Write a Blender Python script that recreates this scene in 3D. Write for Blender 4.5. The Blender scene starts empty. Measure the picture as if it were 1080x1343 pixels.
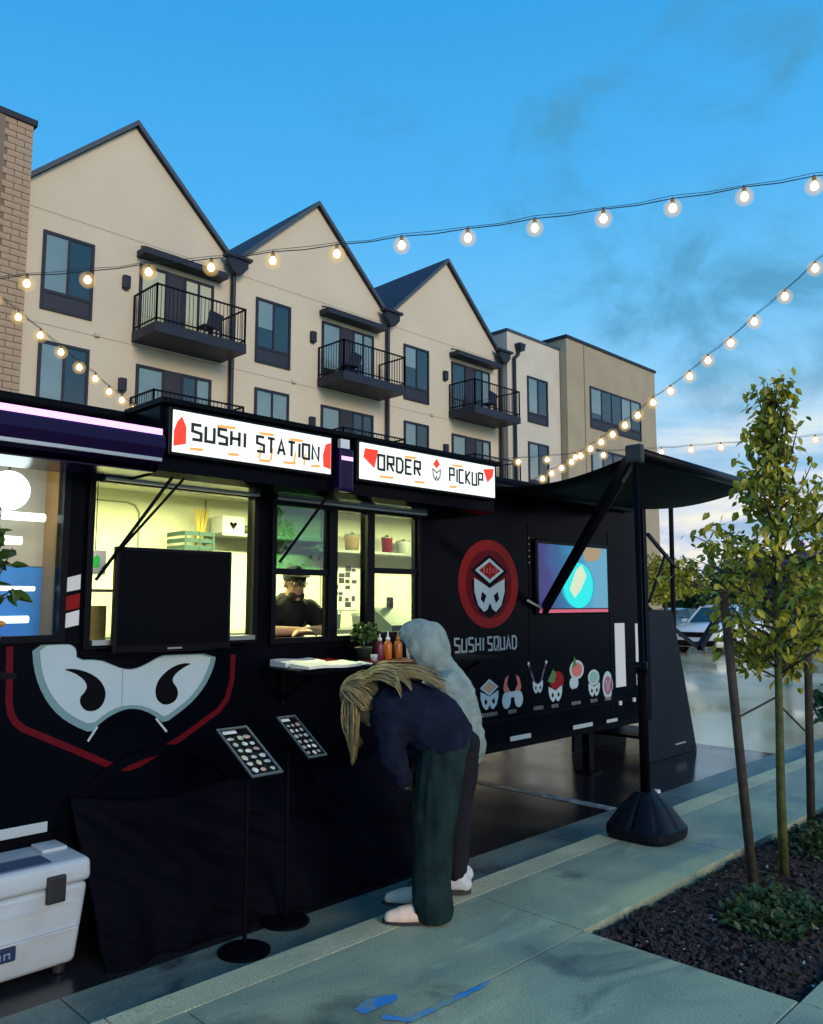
import bpy, bmesh, math, random
from mathutils import Vector, Matrix, noise, Euler
R = math.radians
random.seed(11)
sc = bpy.context.scene
COL = sc.collection

# ------------------------------------------------------------------ camera
cam_d = bpy.data.cameras.new('camera')
cam = bpy.data.objects.new('camera', cam_d)
COL.objects.link(cam)
cam.location = (0, 0, 1.6)
YAW, PITCH = 44.689, 6.349            # degrees: heading from +X towards +Y, tilt upwards
cam.rotation_euler = (R(90 + PITCH), 0, R(YAW - 90))
cam_d.sensor_fit = 'HORIZONTAL'
cam_d.sensor_width = 36
cam_d.lens = 36 * 1065 / 1080
cam_d.clip_start = 0.05
cam_d.clip_end = 3000
sc.camera = cam

# ------------------------------------------------------------------ view
sc.view_settings.view_transform = 'Standard'
sc.view_settings.look = 'None'
sc.view_settings.exposure = 0.0
sc.view_settings.gamma = 1.0
sc.view_settings.use_curve_mapping = False
sc.cycles.use_adaptive_sampling = True
sc.cycles.adaptive_threshold = 0.03
sc.cycles.use_denoising = True
sc.cycles.max_bounces = 7
sc.cycles.diffuse_bounces = 3
sc.cycles.glossy_bounces = 3
sc.cycles.transparent_max_bounces = 20
sc.cycles.transmission_bounces = 3
sc.cycles.caustics_reflective = False
sc.cycles.caustics_refractive = False
sc.cycles.sample_clamp_indirect = 4.0

# ------------------------------------------------------------------ sky (dusk)
SUN_EL, SUN_AZ = 18.0, (-0.17, -1.0)   # sun stands behind the photographer, low
world = bpy.data.worlds.new('World')
sc.world = world
world.use_nodes = True
wt = world.node_tree
for n in list(wt.nodes):
    wt.nodes.remove(n)
def WN(t, **k):
    n = wt.nodes.new(t)
    for a, v in k.items():
        setattr(n, a, v)
    return n
def wl(a, b):
    wt.links.new(a, b)
w_out = WN('ShaderNodeOutputWorld')
w_bg = WN('ShaderNodeBackground')
w_bg.inputs['Strength'].default_value = 1.0
tc = WN('ShaderNodeTexCoord')
sep = WN('ShaderNodeSeparateXYZ')
wl(tc.outputs['Generated'], sep.inputs[0])
ramp = WN('ShaderNodeValToRGB')
cr = ramp.color_ramp
stops = [(0.0, (.80, .84, .84)), (.06, (.66, .83, .95)), (.16, (.38, .70, .95)), (.30, (.155, .535, .92)),
         (.45, (.062, .43, .87)), (.62, (.030, .35, .79)), (1.0, (.018, .24, .62))]
cr.elements[0].position, cr.elements[0].color = stops[0][0], (*stops[0][1], 1)
cr.elements[1].position, cr.elements[1].color = stops[-1][0], (*stops[-1][1], 1)
for p, c in stops[1:-1]:
    e = cr.elements.new(p); e.color = (*c, 1)
# towards +X the sky is a little paler: shift the height lookup there
mx = WN('ShaderNodeMath', operation='MULTIPLY_ADD')
mx.inputs[1].default_value = -0.10
mx.inputs[2].default_value = 0.055
wl(sep.outputs['X'], mx.inputs[0])
ad = WN('ShaderNodeMath', operation='ADD', use_clamp=True)
wl(sep.outputs['Z'], ad.inputs[0]); wl(mx.outputs[0], ad.inputs[1])
wl(ad.outputs[0], ramp.inputs[0])
# physical sky adds its own slow variation
nish = WN('ShaderNodeTexSky', sky_type='NISHITA')
nish.sun_disc = False
nish.sun_elevation = R(SUN_EL)
nish.sun_rotation = math.atan2(SUN_AZ[0], SUN_AZ[1])
nm = WN('ShaderNodeMixRGB', blend_type='ADD')
nm.inputs[0].default_value = 0.012
wl(ramp.outputs[0], nm.inputs[1]); wl(nish.outputs[0], nm.inputs[2])
# thin dark teal wisps, gathered where the photograph's sky has them, thinning away from there
def wmath(op, a, b=None, c=None, clamp=False):
    n = WN('ShaderNodeMath', operation=op, use_clamp=clamp)
    for k, v in enumerate((a, b, c)):
        if v is None: continue
        if isinstance(v, (int, float)): n.inputs[k].default_value = v
        else: wl(v, n.inputs[k])
    return n.outputs[0]
def wrange(v, a, b, lo=0.0, hi=1.0):
    n = WN('ShaderNodeMapRange', interpolation_type='SMOOTHSTEP')
    n.inputs['From Min'].default_value = a; n.inputs['From Max'].default_value = b
    n.inputs['To Min'].default_value = lo; n.inputs['To Max'].default_value = hi
    wl(v, n.inputs[0]); return n.outputs[0]
def wnoise(scale3, loc, scale, detail, rough=.55, dist=.3):
    m = WN('ShaderNodeMapping'); m.inputs['Scale'].default_value = scale3; m.inputs['Location'].default_value = loc
    wl(tc.outputs['Generated'], m.inputs[0])
    n = WN('ShaderNodeTexNoise'); n.inputs['Scale'].default_value = scale; n.inputs['Detail'].default_value = detail
    n.inputs['Roughness'].default_value = rough; n.inputs['Distortion'].default_value = dist
    wl(m.outputs[0], n.inputs['Vector']); return n.outputs['Fac']
dotn = WN('ShaderNodeVectorMath', operation='DOT_PRODUCT')
dotn.inputs[1].default_value = (.851, .330, .41)
wl(tc.outputs['Generated'], dotn.inputs[0])
near = wrange(dotn.outputs['Value'], .93, .995, -.10, .16)
wn_ = wnoise((1, 1, 1.4), (.3, .2, .55), 5.2, 6, .58, .35)
wf = wmath('MULTIPLY', wrange(wmath('ADD', wn_, near), .57, .80), .72)
wcol = WN('ShaderNodeRGB'); wcol.outputs[0].default_value = (.075, .29, .46, 1)
cmA = WN('ShaderNodeMixRGB'); wl(wf, cmA.inputs[0]); wl(nm.outputs[0], cmA.inputs[1]); wl(wcol.outputs[0], cmA.inputs[2])
# low banks over the horizon: cream and lilac with blue bodies
ln_ = wnoise((1.3, 1.3, 7.0), (.1, .5, .13), 3.0, 5, .55, .4)
lcol = WN('ShaderNodeValToRGB')
le = lcol.color_ramp
le.elements[0].position = .35; le.elements[0].color = (.13, .38, .68, 1)
le.elements[1].position = .62; le.elements[1].color = (1.0, .95, .78, 1)
e = le.elements.new(.44); e.color = (.36, .52, .74, 1)
e = le.elements.new(.53); e.color = (.74, .76, .84, 1)
wl(ln_, lcol.inputs[0])
lowf = wmath('MULTIPLY', wrange(sep.outputs['Z'], .27, .13), wrange(wnoise((1, 1, 3), (.7, .1, .3), 3.2, 4), .34, .54, .6, .97))
cm = WN('ShaderNodeMixRGB'); wl(lowf, cm.inputs[0]); wl(cmA.outputs[0], cm.inputs[1]); wl(lcol.outputs[0], cm.inputs[2])
wl(cm.outputs[0], w_bg.inputs['Color'])
wl(w_bg.outputs[0], w_out.inputs['Surface'])

# ------------------------------------------------------------------ sun: soft afterglow
sun_d = bpy.data.lights.new('sun', 'SUN')
sun_d.energy = 1.75
sun_d.angle = R(22)
sun_d.color = (1.0, .80, .60)
sun = bpy.data.objects.new('sun', sun_d)
COL.objects.link(sun)
az = Vector((SUN_AZ[0], SUN_AZ[1], 0)).normalized()
to_sun = az * math.cos(R(SUN_EL)) + Vector((0, 0, math.sin(R(SUN_EL))))
sun.rotation_euler = to_sun.to_track_quat('Z', 'Y').to_euler()
sun.location = (0, -20, 20)

# ================================================================== materials
MATS = {}
def mat(name, col, rough=.6, metal=0.0, spec=.5, var=0.0, vscale=6.0, col2=None, bump=0.0, bscale=60.0,
        emis=None, estr=0.0, coat=0.0, detail=4.0, rvar=0.0, lo=.35, hi=.65):
    if name in MATS:
        return MATS[name]
    m = bpy.data.materials.new(name)
    m.use_nodes = True
    nt = m.node_tree
    b = nt.nodes['Principled BSDF']
    b.inputs['Base Color'].default_value = (*col, 1)
    b.inputs['Roughness'].default_value = rough
    b.inputs['Metallic'].default_value = metal
    b.inputs['Specular IOR Level'].default_value = spec
    b.inputs['Coat Weight'].default_value = coat
    if emis:
        b.inputs['Emission Color'].default_value = (*emis, 1)
        b.inputs['Emission Strength'].default_value = estr
    if var or col2 or bump or rvar:
        t = nt.nodes.new('ShaderNodeTexCoord')
    if var or col2 or rvar:
        n = nt.nodes.new('ShaderNodeTexNoise')
        n.inputs['Scale'].default_value = vscale
        n.inputs['Detail'].default_value = detail
        nt.links.new(t.outputs['Object'], n.inputs['Vector'])
        mr = nt.nodes.new('ShaderNodeMapRange')
        mr.inputs['From Min'].default_value = lo
        mr.inputs['From Max'].default_value = hi
        nt.links.new(n.outputs['Fac'], mr.inputs[0])
        if var or col2:
            mix = nt.nodes.new('ShaderNodeMixRGB')
            c2 = col2 if col2 else tuple(c * (1 - var) for c in col)
            c1 = col if col2 else tuple(min(1, c * (1 + var)) for c in col)
            mix.inputs[1].default_value = (*c1, 1)
            mix.inputs[2].default_value = (*c2, 1)
            nt.links.new(mr.outputs[0], mix.inputs[0])
            nt.links.new(mix.outputs[0], b.inputs['Base Color'])
        if rvar:
            r2 = nt.nodes.new('ShaderNodeMapRange')
            r2.inputs['To Min'].default_value = max(.02, rough - rvar)
            r2.inputs['To Max'].default_value = rough + rvar
            nt.links.new(mr.outputs[0], r2.inputs[0])
            nt.links.new(r2.outputs[0], b.inputs['Roughness'])
    if bump:
        n2 = nt.nodes.new('ShaderNodeTexNoise')
        n2.inputs['Scale'].default_value = bscale
        n2.inputs['Detail'].default_value = 5
        nt.links.new(t.outputs['Object'], n2.inputs['Vector'])
        bp = nt.nodes.new('ShaderNodeBump')
        bp.inputs['Strength'].default_value = bump
        bp.inputs['Distance'].default_value = .02
        nt.links.new(n2.outputs['Fac'], bp.inputs['Height'])
        nt.links.new(bp.outputs[0], b.inputs['Normal'])
    MATS[name] = m
    return m

def glass_mat(name, tint=(1, 1, 1), gloss=.10, rough=.02):
    m = bpy.data.materials.new(name)
    m.use_nodes = True
    nt = m.node_tree
    for n in list(nt.nodes):
        nt.nodes.remove(n)
    o = nt.nodes.new('ShaderNodeOutputMaterial')
    tr = nt.nodes.new('ShaderNodeBsdfTransparent'); tr.inputs[0].default_value = (*tint, 1)
    gl = nt.nodes.new('ShaderNodeBsdfGlossy'); gl.inputs['Roughness'].default_value = rough
    fr = nt.nodes.new('ShaderNodeFresnel'); fr.inputs[0].default_value = 1.45
    ad = nt.nodes.new('ShaderNodeMath'); ad.operation = 'ADD'; ad.inputs[1].default_value = gloss - .04
    nt.links.new(fr.outputs[0], ad.inputs[0])
    ge = nt.nodes.new('ShaderNodeNewGeometry')            # inner faces of a pane only let light through
    sb = nt.nodes.new('ShaderNodeMath'); sb.operation = 'SUBTRACT'; sb.inputs[0].default_value = 1; nt.links.new(ge.outputs['Backfacing'], sb.inputs[1])
    ml = nt.nodes.new('ShaderNodeMath'); ml.operation = 'MULTIPLY'; nt.links.new(ad.outputs[0], ml.inputs[0]); nt.links.new(sb.outputs[0], ml.inputs[1]); ad = ml
    mx = nt.nodes.new('ShaderNodeMixShader')
    nt.links.new(ad.outputs[0], mx.inputs[0]); nt.links.new(tr.outputs[0], mx.inputs[1]); nt.links.new(gl.outputs[0], mx.inputs[2])
    nt.links.new(mx.outputs[0], o.inputs[0])
    MATS[name] = m
    return m

def emit(name, col, s):
    return mat(name, (.02, .02, .02), .4, emis=col, estr=s)

def brick_mat():
    m = mat('block_brick', (.42, .30, .205), .85, var=.12, vscale=3.5, bump=.3, bscale=40)
    return m

STUCCO = mat('cream_stucco', (.66, .565, .43), .9, var=.035, vscale=.5, bump=.25, bscale=25)
STUCCO_W = mat('pale_stucco', (.62, .565, .475), .9, var=.05, vscale=.8, bump=.25, bscale=25)
TAUPE = mat('taupe_stucco', (.40, .33, .23), .9, var=.06, vscale=.8, bump=.25, bscale=25)
MORTAR = mat('mortar', (.22, .17, .125), .9)
BRICK = brick_mat()
DKFRAME = mat('charcoal_frame', (.018, .022, .038), .5, spec=.3)
SPANDREL = mat('charcoal_spandrel', (.03, .033, .05), .55, spec=.3)
ROOFM = mat('dark_shingle', (.02, .03, .055), .8, var=.3, vscale=12)
TRIM = mat('blue_grey_trim', (.05, .075, .11), .6)
BLIND = mat('window_blind', (.58, .62, .58), .7, var=.1, vscale=.7)
BLIND_L = mat('lit_window_curtain', (.6, .5, .3), .7, emis=(1, .78, .42), estr=.38)
WGLASS = glass_mat('building_glass', (.78, .84, .86), .12)
DARKIN = mat('dark_room', (.03, .04, .045), .8)
PAINT = mat('black_trailer_paint', (.0018, .0024, .0055), .20, spec=.045, rvar=.06, vscale=3)
PAINT2 = mat('black_satin_trim', (.0022, .0026, .005), .40, spec=.06)
BLKMET = mat('black_metal', (.0035, .004, .007), .4, metal=0, spec=.10)
STEEL = mat('brushed_steel', (.42, .44, .45), .35, metal=.9)
WHITE = mat('white_vinyl', (.70, .72, .74), .45, spec=.3)
PALEV = mat('pale_mask_vinyl', (.42, .54, .60), .5, spec=.2, var=.03)
TEALV = mat('teal_grey_vinyl', (.16, .28, .31), .5, spec=.2)
REDV = mat('red_vinyl', (.24, .008, .010), .4, spec=.12)
REDV2 = mat('dark_red_vinyl', (.105, .003, .009), .45, spec=.10)
PINKV = mat('salmon_vinyl', (.55, .16, .13), .5, spec=.3)
SALM = mat('tan_vinyl', (.5, .34, .2), .5, spec=.3)
GREENV = mat('green_vinyl', (.07, .17, .05), .5)
BLACKV = mat('black_vinyl', (.0028, .003, .005), .5, spec=.06)
ROAD = mat('wet_asphalt', (.016, .017, .020), .15, spec=.5, var=.25, vscale=1.1, bump=.035, bscale=90, rvar=.10)
LOT = mat('wet_pale_lot', (.78, .62, .34), .14, spec=1.0, var=.10, vscale=.35, bump=.02, bscale=60, rvar=.12)
def concrete(name, c1, c2, wet, rough):
    m = bpy.data.materials.new(name); m.use_nodes = True
    nt = m.node_tree; b = nt.nodes['Principled BSDF']
    t = nt.nodes.new('ShaderNodeTexCoord')
    def nz(sc_, det, dist=0.0, st=(1, 1, 1)):
        mp = nt.nodes.new('ShaderNodeMapping'); mp.inputs['Scale'].default_value = st; nt.links.new(t.outputs['Object'], mp.inputs[0])
        n = nt.nodes.new('ShaderNodeTexNoise'); n.inputs['Scale'].default_value = sc_; n.inputs['Detail'].default_value = det; n.inputs['Roughness'].default_value = .62; n.inputs['Distortion'].default_value = dist
        nt.links.new(mp.outputs[0], n.inputs['Vector']); return n.outputs['Fac']
    def rng(v, a, b_, lo=0, hi=1):
        n = nt.nodes.new('ShaderNodeMapRange'); n.interpolation_type = 'SMOOTHSTEP'
        n.inputs['From Min'].default_value = a; n.inputs['From Max'].default_value = b_; n.inputs['To Min'].default_value = lo; n.inputs['To Max'].default_value = hi
        nt.links.new(v, n.inputs[0]); return n.outputs[0]
    def mix(f, a, c, bt='MIX'):
        n = nt.nodes.new('ShaderNodeMixRGB'); n.blend_type = bt
        for k, v in ((0, f), (1, a), (2, c)):
            if isinstance(v, tuple): n.inputs[k].default_value = (*v, 1)
            elif isinstance(v, (int, float)): n.inputs[k].default_value = v
            else: nt.links.new(v, n.inputs[k])
        return n.outputs[0]
    base = mix(rng(nz(1.1, 8, .6, (1, 1.7, 1)), .36, .64), c1, c2)
    streak = rng(nz(2.6, 9, .9, (.55, 2.2, 1)), .54, .70, 0, .5)
    base = mix(streak, base, tuple(min(1, c * 1.45) for c in c1))
    wetf = rng(nz(.85, 6, .8, (1, 1.4, 1)), .53, .66)
    base = mix(wetf, base, wet)
    grit = rng(nz(150, 4), .35, .65, .66, 1.24)
    g3 = nt.nodes.new('ShaderNodeCombineXYZ')
    for k in range(3): nt.links.new(grit, g3.inputs[k])
    base = mix(1.0, base, g3.outputs[0], 'MULTIPLY')
    spots = rng(nz(26, 2, .3), .68, .74, 0, .6)
    base = mix(spots, base, tuple(c * .45 for c in c2))
    nt.links.new(base, b.inputs['Base Color'])
    rr = nt.nodes.new('ShaderNodeMapRange'); rr.inputs['To Min'].default_value = rough; rr.inputs['To Max'].default_value = rough * .45
    nt.links.new(wetf, rr.inputs[0]); nt.links.new(rr.outputs[0], b.inputs['Roughness'])
    bp = nt.nodes.new('ShaderNodeBump'); bp.inputs['Strength'].default_value = .16; bp.inputs['Distance'].default_value = .01
    nt.links.new(nz(150, 4), bp.inputs['Height']); nt.links.new(bp.outputs[0], b.inputs['Normal'])
    MATS[name] = m
    return m
CONC = concrete('green_grey_concrete', (.43, .47, .30), (.29, .345, .24), (.145, .185, .15), .6)
CONCK = concrete('kerb_concrete', (.66, .62, .37), (.48, .48, .30), (.32, .34, .23), .65)
GUTTER = concrete('gutter_concrete', (.20, .24, .19), (.11, .145, .13), (.03, .045, .055), .45)
SOIL = mat('dark_soil', (.022, .017, .016), .95, var=.4, vscale=20, bump=.8, bscale=60)
LINEW = mat('worn_white_line', (.42, .44, .42), .6, col2=(.12, .13, .13), vscale=9, detail=6)
BLUEP = mat('blue_marking_paint', (.02, .24, .60), .6, col2=(.18, .30, .26), vscale=11, detail=6, lo=.45, hi=.62)
BARK = mat('green_brown_bark', (.055, .05, .028), .85, var=.3, vscale=25, bump=.5, bscale=60)
STAKE = mat('weathered_stake_wood', (.045, .034, .024), .85, var=.3, vscale=18, bump=.4, bscale=50)
def leaf_mat(name, c, c2, vs=4.0):
    m = mat(name, c, .5, col2=c2, vscale=vs, spec=.35)
    b = m.node_tree.nodes['Principled BSDF']
    b.inputs['Subsurface Weight'].default_value = 0
    return m
LEAF = leaf_mat('olive_leaf', (.50, .43, .035), (.17, .20, .025), 5)
LEAF2 = leaf_mat('deep_green_leaf', (.045, .085, .02), (.02, .05, .018), 3)
LEAFP = leaf_mat('plum_leaf', (.10, .035, .07), (.05, .02, .05), 3)
LEAFT = leaf_mat('bright_green_leaf', (.05, .16, .06), (.03, .10, .05), 3)
LEAFH = leaf_mat('herb_leaf', (.05, .12, .02), (.03, .07, .015), 14)

# ================================================================== helpers
OFF = {}
def thing(name, loc, label, cat, group=None, rot=None, local=False):
    o = bpy.data.objects.new(name, None)
    o.empty_display_size = .1
    COL.objects.link(o)
    o.location = loc
    if rot is not None:
        o.rotation_euler = (0, 0, rot)
    o['label'] = label; o['category'] = cat
    if group:
        o['group'] = group
    OFF[o.name] = None if local else Vector(loc)
    return o
def attach(o, parent):
    if parent is None:
        return
    o.parent = parent
    off = OFF.get(parent.name)
    if off is not None:
        o.matrix_parent_inverse = Matrix.Translation(-off)
def link(name, me, m, parent=None, smooth=False):
    o = bpy.data.objects.new(name, me)
    COL.objects.link(o)
    if m is not None and len(me.materials) == 0:
        me.materials.append(m)
    if smooth:
        me.polygons.foreach_set('use_smooth', [True] * len(me.polygons))
    attach(o, parent)
    return o
def tag(o, label, cat, group=None):
    o['label'] = label; o['category'] = cat
    if group:
        o['group'] = group
    return o
def kind(o, k):
    o['kind'] = k
    return o

class MB:
    def __init__(s):
        s.v = []; s.f = []
    def add(s, vs, fs):
        n = len(s.v)
        s.v += [tuple(v) for v in vs]
        s.f += [tuple(i + n for i in f) for f in fs]
        return s
    def box(s, x0, x1, y0, y1, z0, z1):
        x0, x1 = min(x0, x1), max(x0, x1); y0, y1 = min(y0, y1), max(y0, y1); z0, z1 = min(z0, z1), max(z0, z1)
        return s.add([(x0, y0, z0), (x1, y0, z0), (x1, y1, z0), (x0, y1, z0), (x0, y0, z1), (x1, y0, z1), (x1, y1, z1), (x0, y1, z1)],
                     [(0, 3, 2, 1), (4, 5, 6, 7), (0, 1, 5, 4), (1, 2, 6, 5), (2, 3, 7, 6), (3, 0, 4, 7)])
    def bbox(s, x0, x1, y0, y1, z0, z1, b=.01):      # bevelled box
        bm = bmesh.new()
        bmesh.ops.create_cube(bm, size=1)
        for v in bm.verts:
            v.co = Vector(((x0 + x1) / 2 + v.co.x * (x1 - x0), (y0 + y1) / 2 + v.co.y * (y1 - y0), (z0 + z1) / 2 + v.co.z * (z1 - z0)))
        bmesh.ops.bevel(bm, geom=bm.edges[:], offset=b, segments=2, profile=.6, affect='EDGES')
        bm.verts.index_update()
        s.add([v.co[:] for v in bm.verts], [[v.index for v in f.verts] for f in bm.faces])
        bm.free()
        return s
    def bar(s, p0, p1, w, h=None, up=(0, 0, 1)):
        p0, p1 = Vector(p0), Vector(p1); h = h or w
        d = (p1 - p0).normalized(); u = Vector(up)
        if abs(d.dot(u)) > .98:
            u = Vector((1, 0, 0))
        a = d.cross(u).normalized() * w / 2; b = a.cross(d).normalized() * h / 2
        vs = [p + i * a + j * b for p in (p0, p1) for i, j in ((-1, -1), (1, -1), (1, 1), (-1, 1))]
        return s.add(vs, [(0, 1, 2, 3), (7, 6, 5, 4), (0, 4, 5, 1), (1, 5, 6, 2), (2, 6, 7, 3), (3, 7, 4, 0)])
    def tube(s, pts, r, n=8, cap=True):
        pts = [Vector(p) for p in pts]
        rs = r if isinstance(r, (list, tuple)) else [r] * len(pts)
        rings = []
        pa = None
        for i, p in enumerate(pts):
            d = (pts[min(i + 1, len(pts) - 1)] - pts[max(i - 1, 0)]).normalized()
            if pa is None:
                u = Vector((0, 0, 1)) if abs(d.z) < .9 else Vector((1, 0, 0))
                pa = d.cross(u).normalized()
            a = (pa - d * pa.dot(d)).normalized(); pa = a
            b = d.cross(a)
            rings.append([p + (a * math.cos(2 * math.pi * k / n) + b * math.sin(2 * math.pi * k / n)) * rs[i] for k in range(n)])
        vs = [v for ring in rings for v in ring]
        fs = []
        for i in range(len(pts) - 1):
            for k in range(n):
                k2 = (k + 1) % n
                fs.append((i * n + k, i * n + k2, (i + 1) * n + k2, (i + 1) * n + k))
        if cap:
            fs.append(tuple(range(n - 1, -1, -1))); fs.append(tuple((len(pts) - 1) * n + k for k in range(n)))
        return s.add(vs, fs)
    def lathe(s, c, prof, n=20):                     # prof: (r, z) from bottom to top round c
        vs = []; fs = []
        for r, z in prof:
            for k in range(n):
                a = 2 * math.pi * k / n
                vs.append((c[0] + r * math.cos(a), c[1] + r * math.sin(a), c[2] + z))
        for i in range(len(prof) - 1):
            for k in range(n):
                k2 = (k + 1) % n
                fs.append((i * n + k, i * n + k2, (i + 1) * n + k2, (i + 1) * n + k))
        fs.append(tuple(range(n - 1, -1, -1))); fs.append(tuple((len(prof) - 1) * n + k for k in range(n)))
        return s.add(vs, fs)
    def ball(s, c, r, nu=10, nv=7, sc3=(1, 1, 1), rot=None):
        vs = []; fs = []
        q = rot.to_matrix() if rot else None
        for j in range(nv + 1):
            t = math.pi * j / nv
            for k in range(nu):
                a = 2 * math.pi * k / nu
                v = Vector((math.sin(t) * math.cos(a) * r * sc3[0], math.sin(t) * math.sin(a) * r * sc3[1], -math.cos(t) * r * sc3[2]))
                if q:
                    v = q @ v
                vs.append(Vector(c) + v)
        for j in range(nv):
            for k in range(nu):
                k2 = (k + 1) % nu
                fs.append((j * nu + k, j * nu + k2, (j + 1) * nu + k2, (j + 1) * nu + k))
        return s.add(vs, fs)
    def prism(s, poly, y0, y1):                      # poly of (x, z); extruded along Y, front face at y0
        a = sum(poly[i][0] * poly[(i + 1) % len(poly)][1] - poly[(i + 1) % len(poly)][0] * poly[i][1] for i in range(len(poly)))
        if a < 0:
            poly = poly[::-1]
        n = len(poly)
        vs = [(x, y0, z) for x, z in poly] + [(x, y1, z) for x, z in poly]
        fs = [tuple(range(n)), tuple(range(2 * n - 1, n - 1, -1))]
        fs += [(i, i + n, (i + 1) % n + n, (i + 1) % n) for i in range(n)]
        return s.add(vs, fs)
    def prism_x(s, poly, x0, x1):                    # poly of (y, z), extruded along X
        a = sum(poly[i][0] * poly[(i + 1) % len(poly)][1] - poly[(i + 1) % len(poly)][0] * poly[i][1] for i in range(len(poly)))
        if a > 0:
            poly = poly[::-1]
        n = len(poly)
        vs = [(x0, y, z) for y, z in poly] + [(x1, y, z) for y, z in poly]
        fs = [tuple(range(n)), tuple(range(2 * n - 1, n - 1, -1))]
        fs += [(i, i + n, (i + 1) % n + n, (i + 1) % n) for i in range(n)]
        return s.add(vs, fs)
    def stroke(s, path, w, y0, y1, closed=False):    # flat stroke in the XZ plane with mitred joints
        P = [Vector((x, z)) for x, z in path]
        n = len(P)
        L = []; Q = []
        for i in range(n):
            if closed:
                a, b = P[i - 1], P[(i + 1) % n]
            else:
                a, b = P[max(i - 1, 0)], P[min(i + 1, n - 1)]
            d1 = (P[i] - a); d2 = (b - P[i])
            if d1.length < 1e-6: d1 = d2
            if d2.length < 1e-6: d2 = d1
            d1 = d1.normalized(); d2 = d2.normalized()
            t = (d1 + d2)
            t = t.normalized() if t.length > 1e-4 else d1
            nn = Vector((-t.y, t.x))
            k = 1 / max(.55, abs(nn.dot(Vector((-d1.y, d1.x)))))
            L.append(P[i] + nn * w / 2 * k); Q.append(P[i] - nn * w / 2 * k)
        m = n if closed else n - 1
        for i in range(m):
            j = (i + 1) % n
            s.prism([tuple(Q[i]), tuple(Q[j]), tuple(L[j]), tuple(L[i])], y0, y1)
        return s
    def mesh(s, name):
        me = bpy.data.meshes.new(name)
        me.from_pydata(s.v, [], s.f)
        me.update()
        return me
    def build(s, name, m, parent=None, smooth=False):
        return link(name, s.mesh(name), m, parent, smooth)
def box(name, x0, x1, y0, y1, z0, z1, m, parent=None, b=0):
    mb = MB()
    if b:
        mb.bbox(x0, x1, y0, y1, z0, z1, b)
    else:
        mb.box(x0, x1, y0, y1, z0, z1)
    return mb.build(name, m, parent)
def circle_poly(cx, cz, rx, rz=None, n=28):
    rz = rz or rx
    return [(cx + rx * math.cos(2 * math.pi * k / n), cz + rz * math.sin(2 * math.pi * k / n)) for k in range(n)]

# square stroke lettering
GL = {
 'S': [[(.6, 1), (0, 1), (0, .55), (.6, .45), (.6, 0), (0, 0)]], 'U': [[(0, 1), (0, 0), (.6, 0), (.6, 1)]],
 'H': [[(0, 0), (0, 1)], [(.6, 0), (.6, 1)], [(0, .5), (.6, .5)]], 'I': [[(.1, 0), (.1, 1)]],
 'T': [[(0, 1), (.6, 1)], [(.3, 1), (.3, 0)]], 'A': [[(0, 0), (.28, 1), (.6, 0)], [(.1, .32), (.5, .32)]],
 'O': [[(0, 0), (0, 1), (.6, 1), (.6, 0), (0, 0)]], 'N': [[(0, 0), (0, 1), (.6, 0), (.6, 1)]],
 'R': [[(0, 0), (0, 1), (.6, 1), (.6, .5), (0, .5)], [(.25, .5), (.6, 0)]],
 'D': [[(0, 0), (0, 1), (.42, 1), (.6, .8), (.6, .2), (.42, 0), (0, 0)]],
 'E': [[(.6, 1), (0, 1), (0, 0), (.6, 0)], [(0, .5), (.5, .5)]], 'P': [[(0, 0), (0, 1), (.6, 1), (.6, .5), (0, .5)]],
 'C': [[(.6, 1), (0, 1), (0, 0), (.6, 0)]], 'K': [[(0, 0), (0, 1)], [(.6, 1), (.05, .5), (.6, 0)]],
 'Q': [[(0, 0), (0, 1), (.6, 1), (.6, 0), (0, 0)], [(.35, .3), (.7, -.12)]]}
def write(mb, txt, x0, z0, width, h, w, y0, y1):
    adv = [(.55 if c == ' ' else .42 if c == 'I' else .92) for c in txt]
    k = width / (sum(adv) - .3)
    x = x0
    for c, a in zip(txt, adv):
        if c in GL:
            for path in GL[c]:
                mb.stroke([(x + u * k, z0 + v * h) for u, v in path], w, y0, y1)
        x += a * k
    return mb

# voxel-merged organic shapes
def capsule(mb, p0, r0, p1, r1, n=12):
    p0, p1 = Vector(p0), Vector(p1)
    mb.ball(p0, r0, n, 8); mb.ball(p1, r1, n, 8)
    mb.tube([p0, p1], [r0, r1], n)
def chain(mb, pr):
    for (a, ra), (b, rb) in zip(pr[:-1], pr[1:]):
        capsule(mb, a, ra, b, rb)
def remesh(name, mb, voxel, smooth_it, m, parent, wrinkle=0.0, wscale=9.0, zs=1.0, seed=0):
    me = mb.mesh('tmp')
    o = bpy.data.objects.new('tmp', me)
    COL.objects.link(o)
    md = o.modifiers.new('r', 'REMESH'); md.mode = 'VOXEL'; md.voxel_size = voxel
    ms = o.modifiers.new('s', 'SMOOTH'); ms.factor = .5; ms.iterations = smooth_it
    dg = bpy.context.evaluated_depsgraph_get()
    me2 = bpy.data.meshes.new_from_object(o.evaluated_get(dg))
    bpy.data.objects.remove(o); bpy.data.meshes.remove(me)
    if wrinkle:
        nm = [v.normal.copy() for v in me2.vertices]
        for v, nn in zip(me2.vertices, nm):
            q = Vector((v.co.x * wscale, v.co.y * wscale, v.co.z * wscale * zs + seed))
            t = noise.noise(q) + .5 * noise.noise(q * 2.3)
            t = (1 - abs(t) * 1.6) - .45
            v.co += nn * wrinkle * t
    me2.name = name
    return link(name, me2, m, parent, smooth=True)

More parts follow.
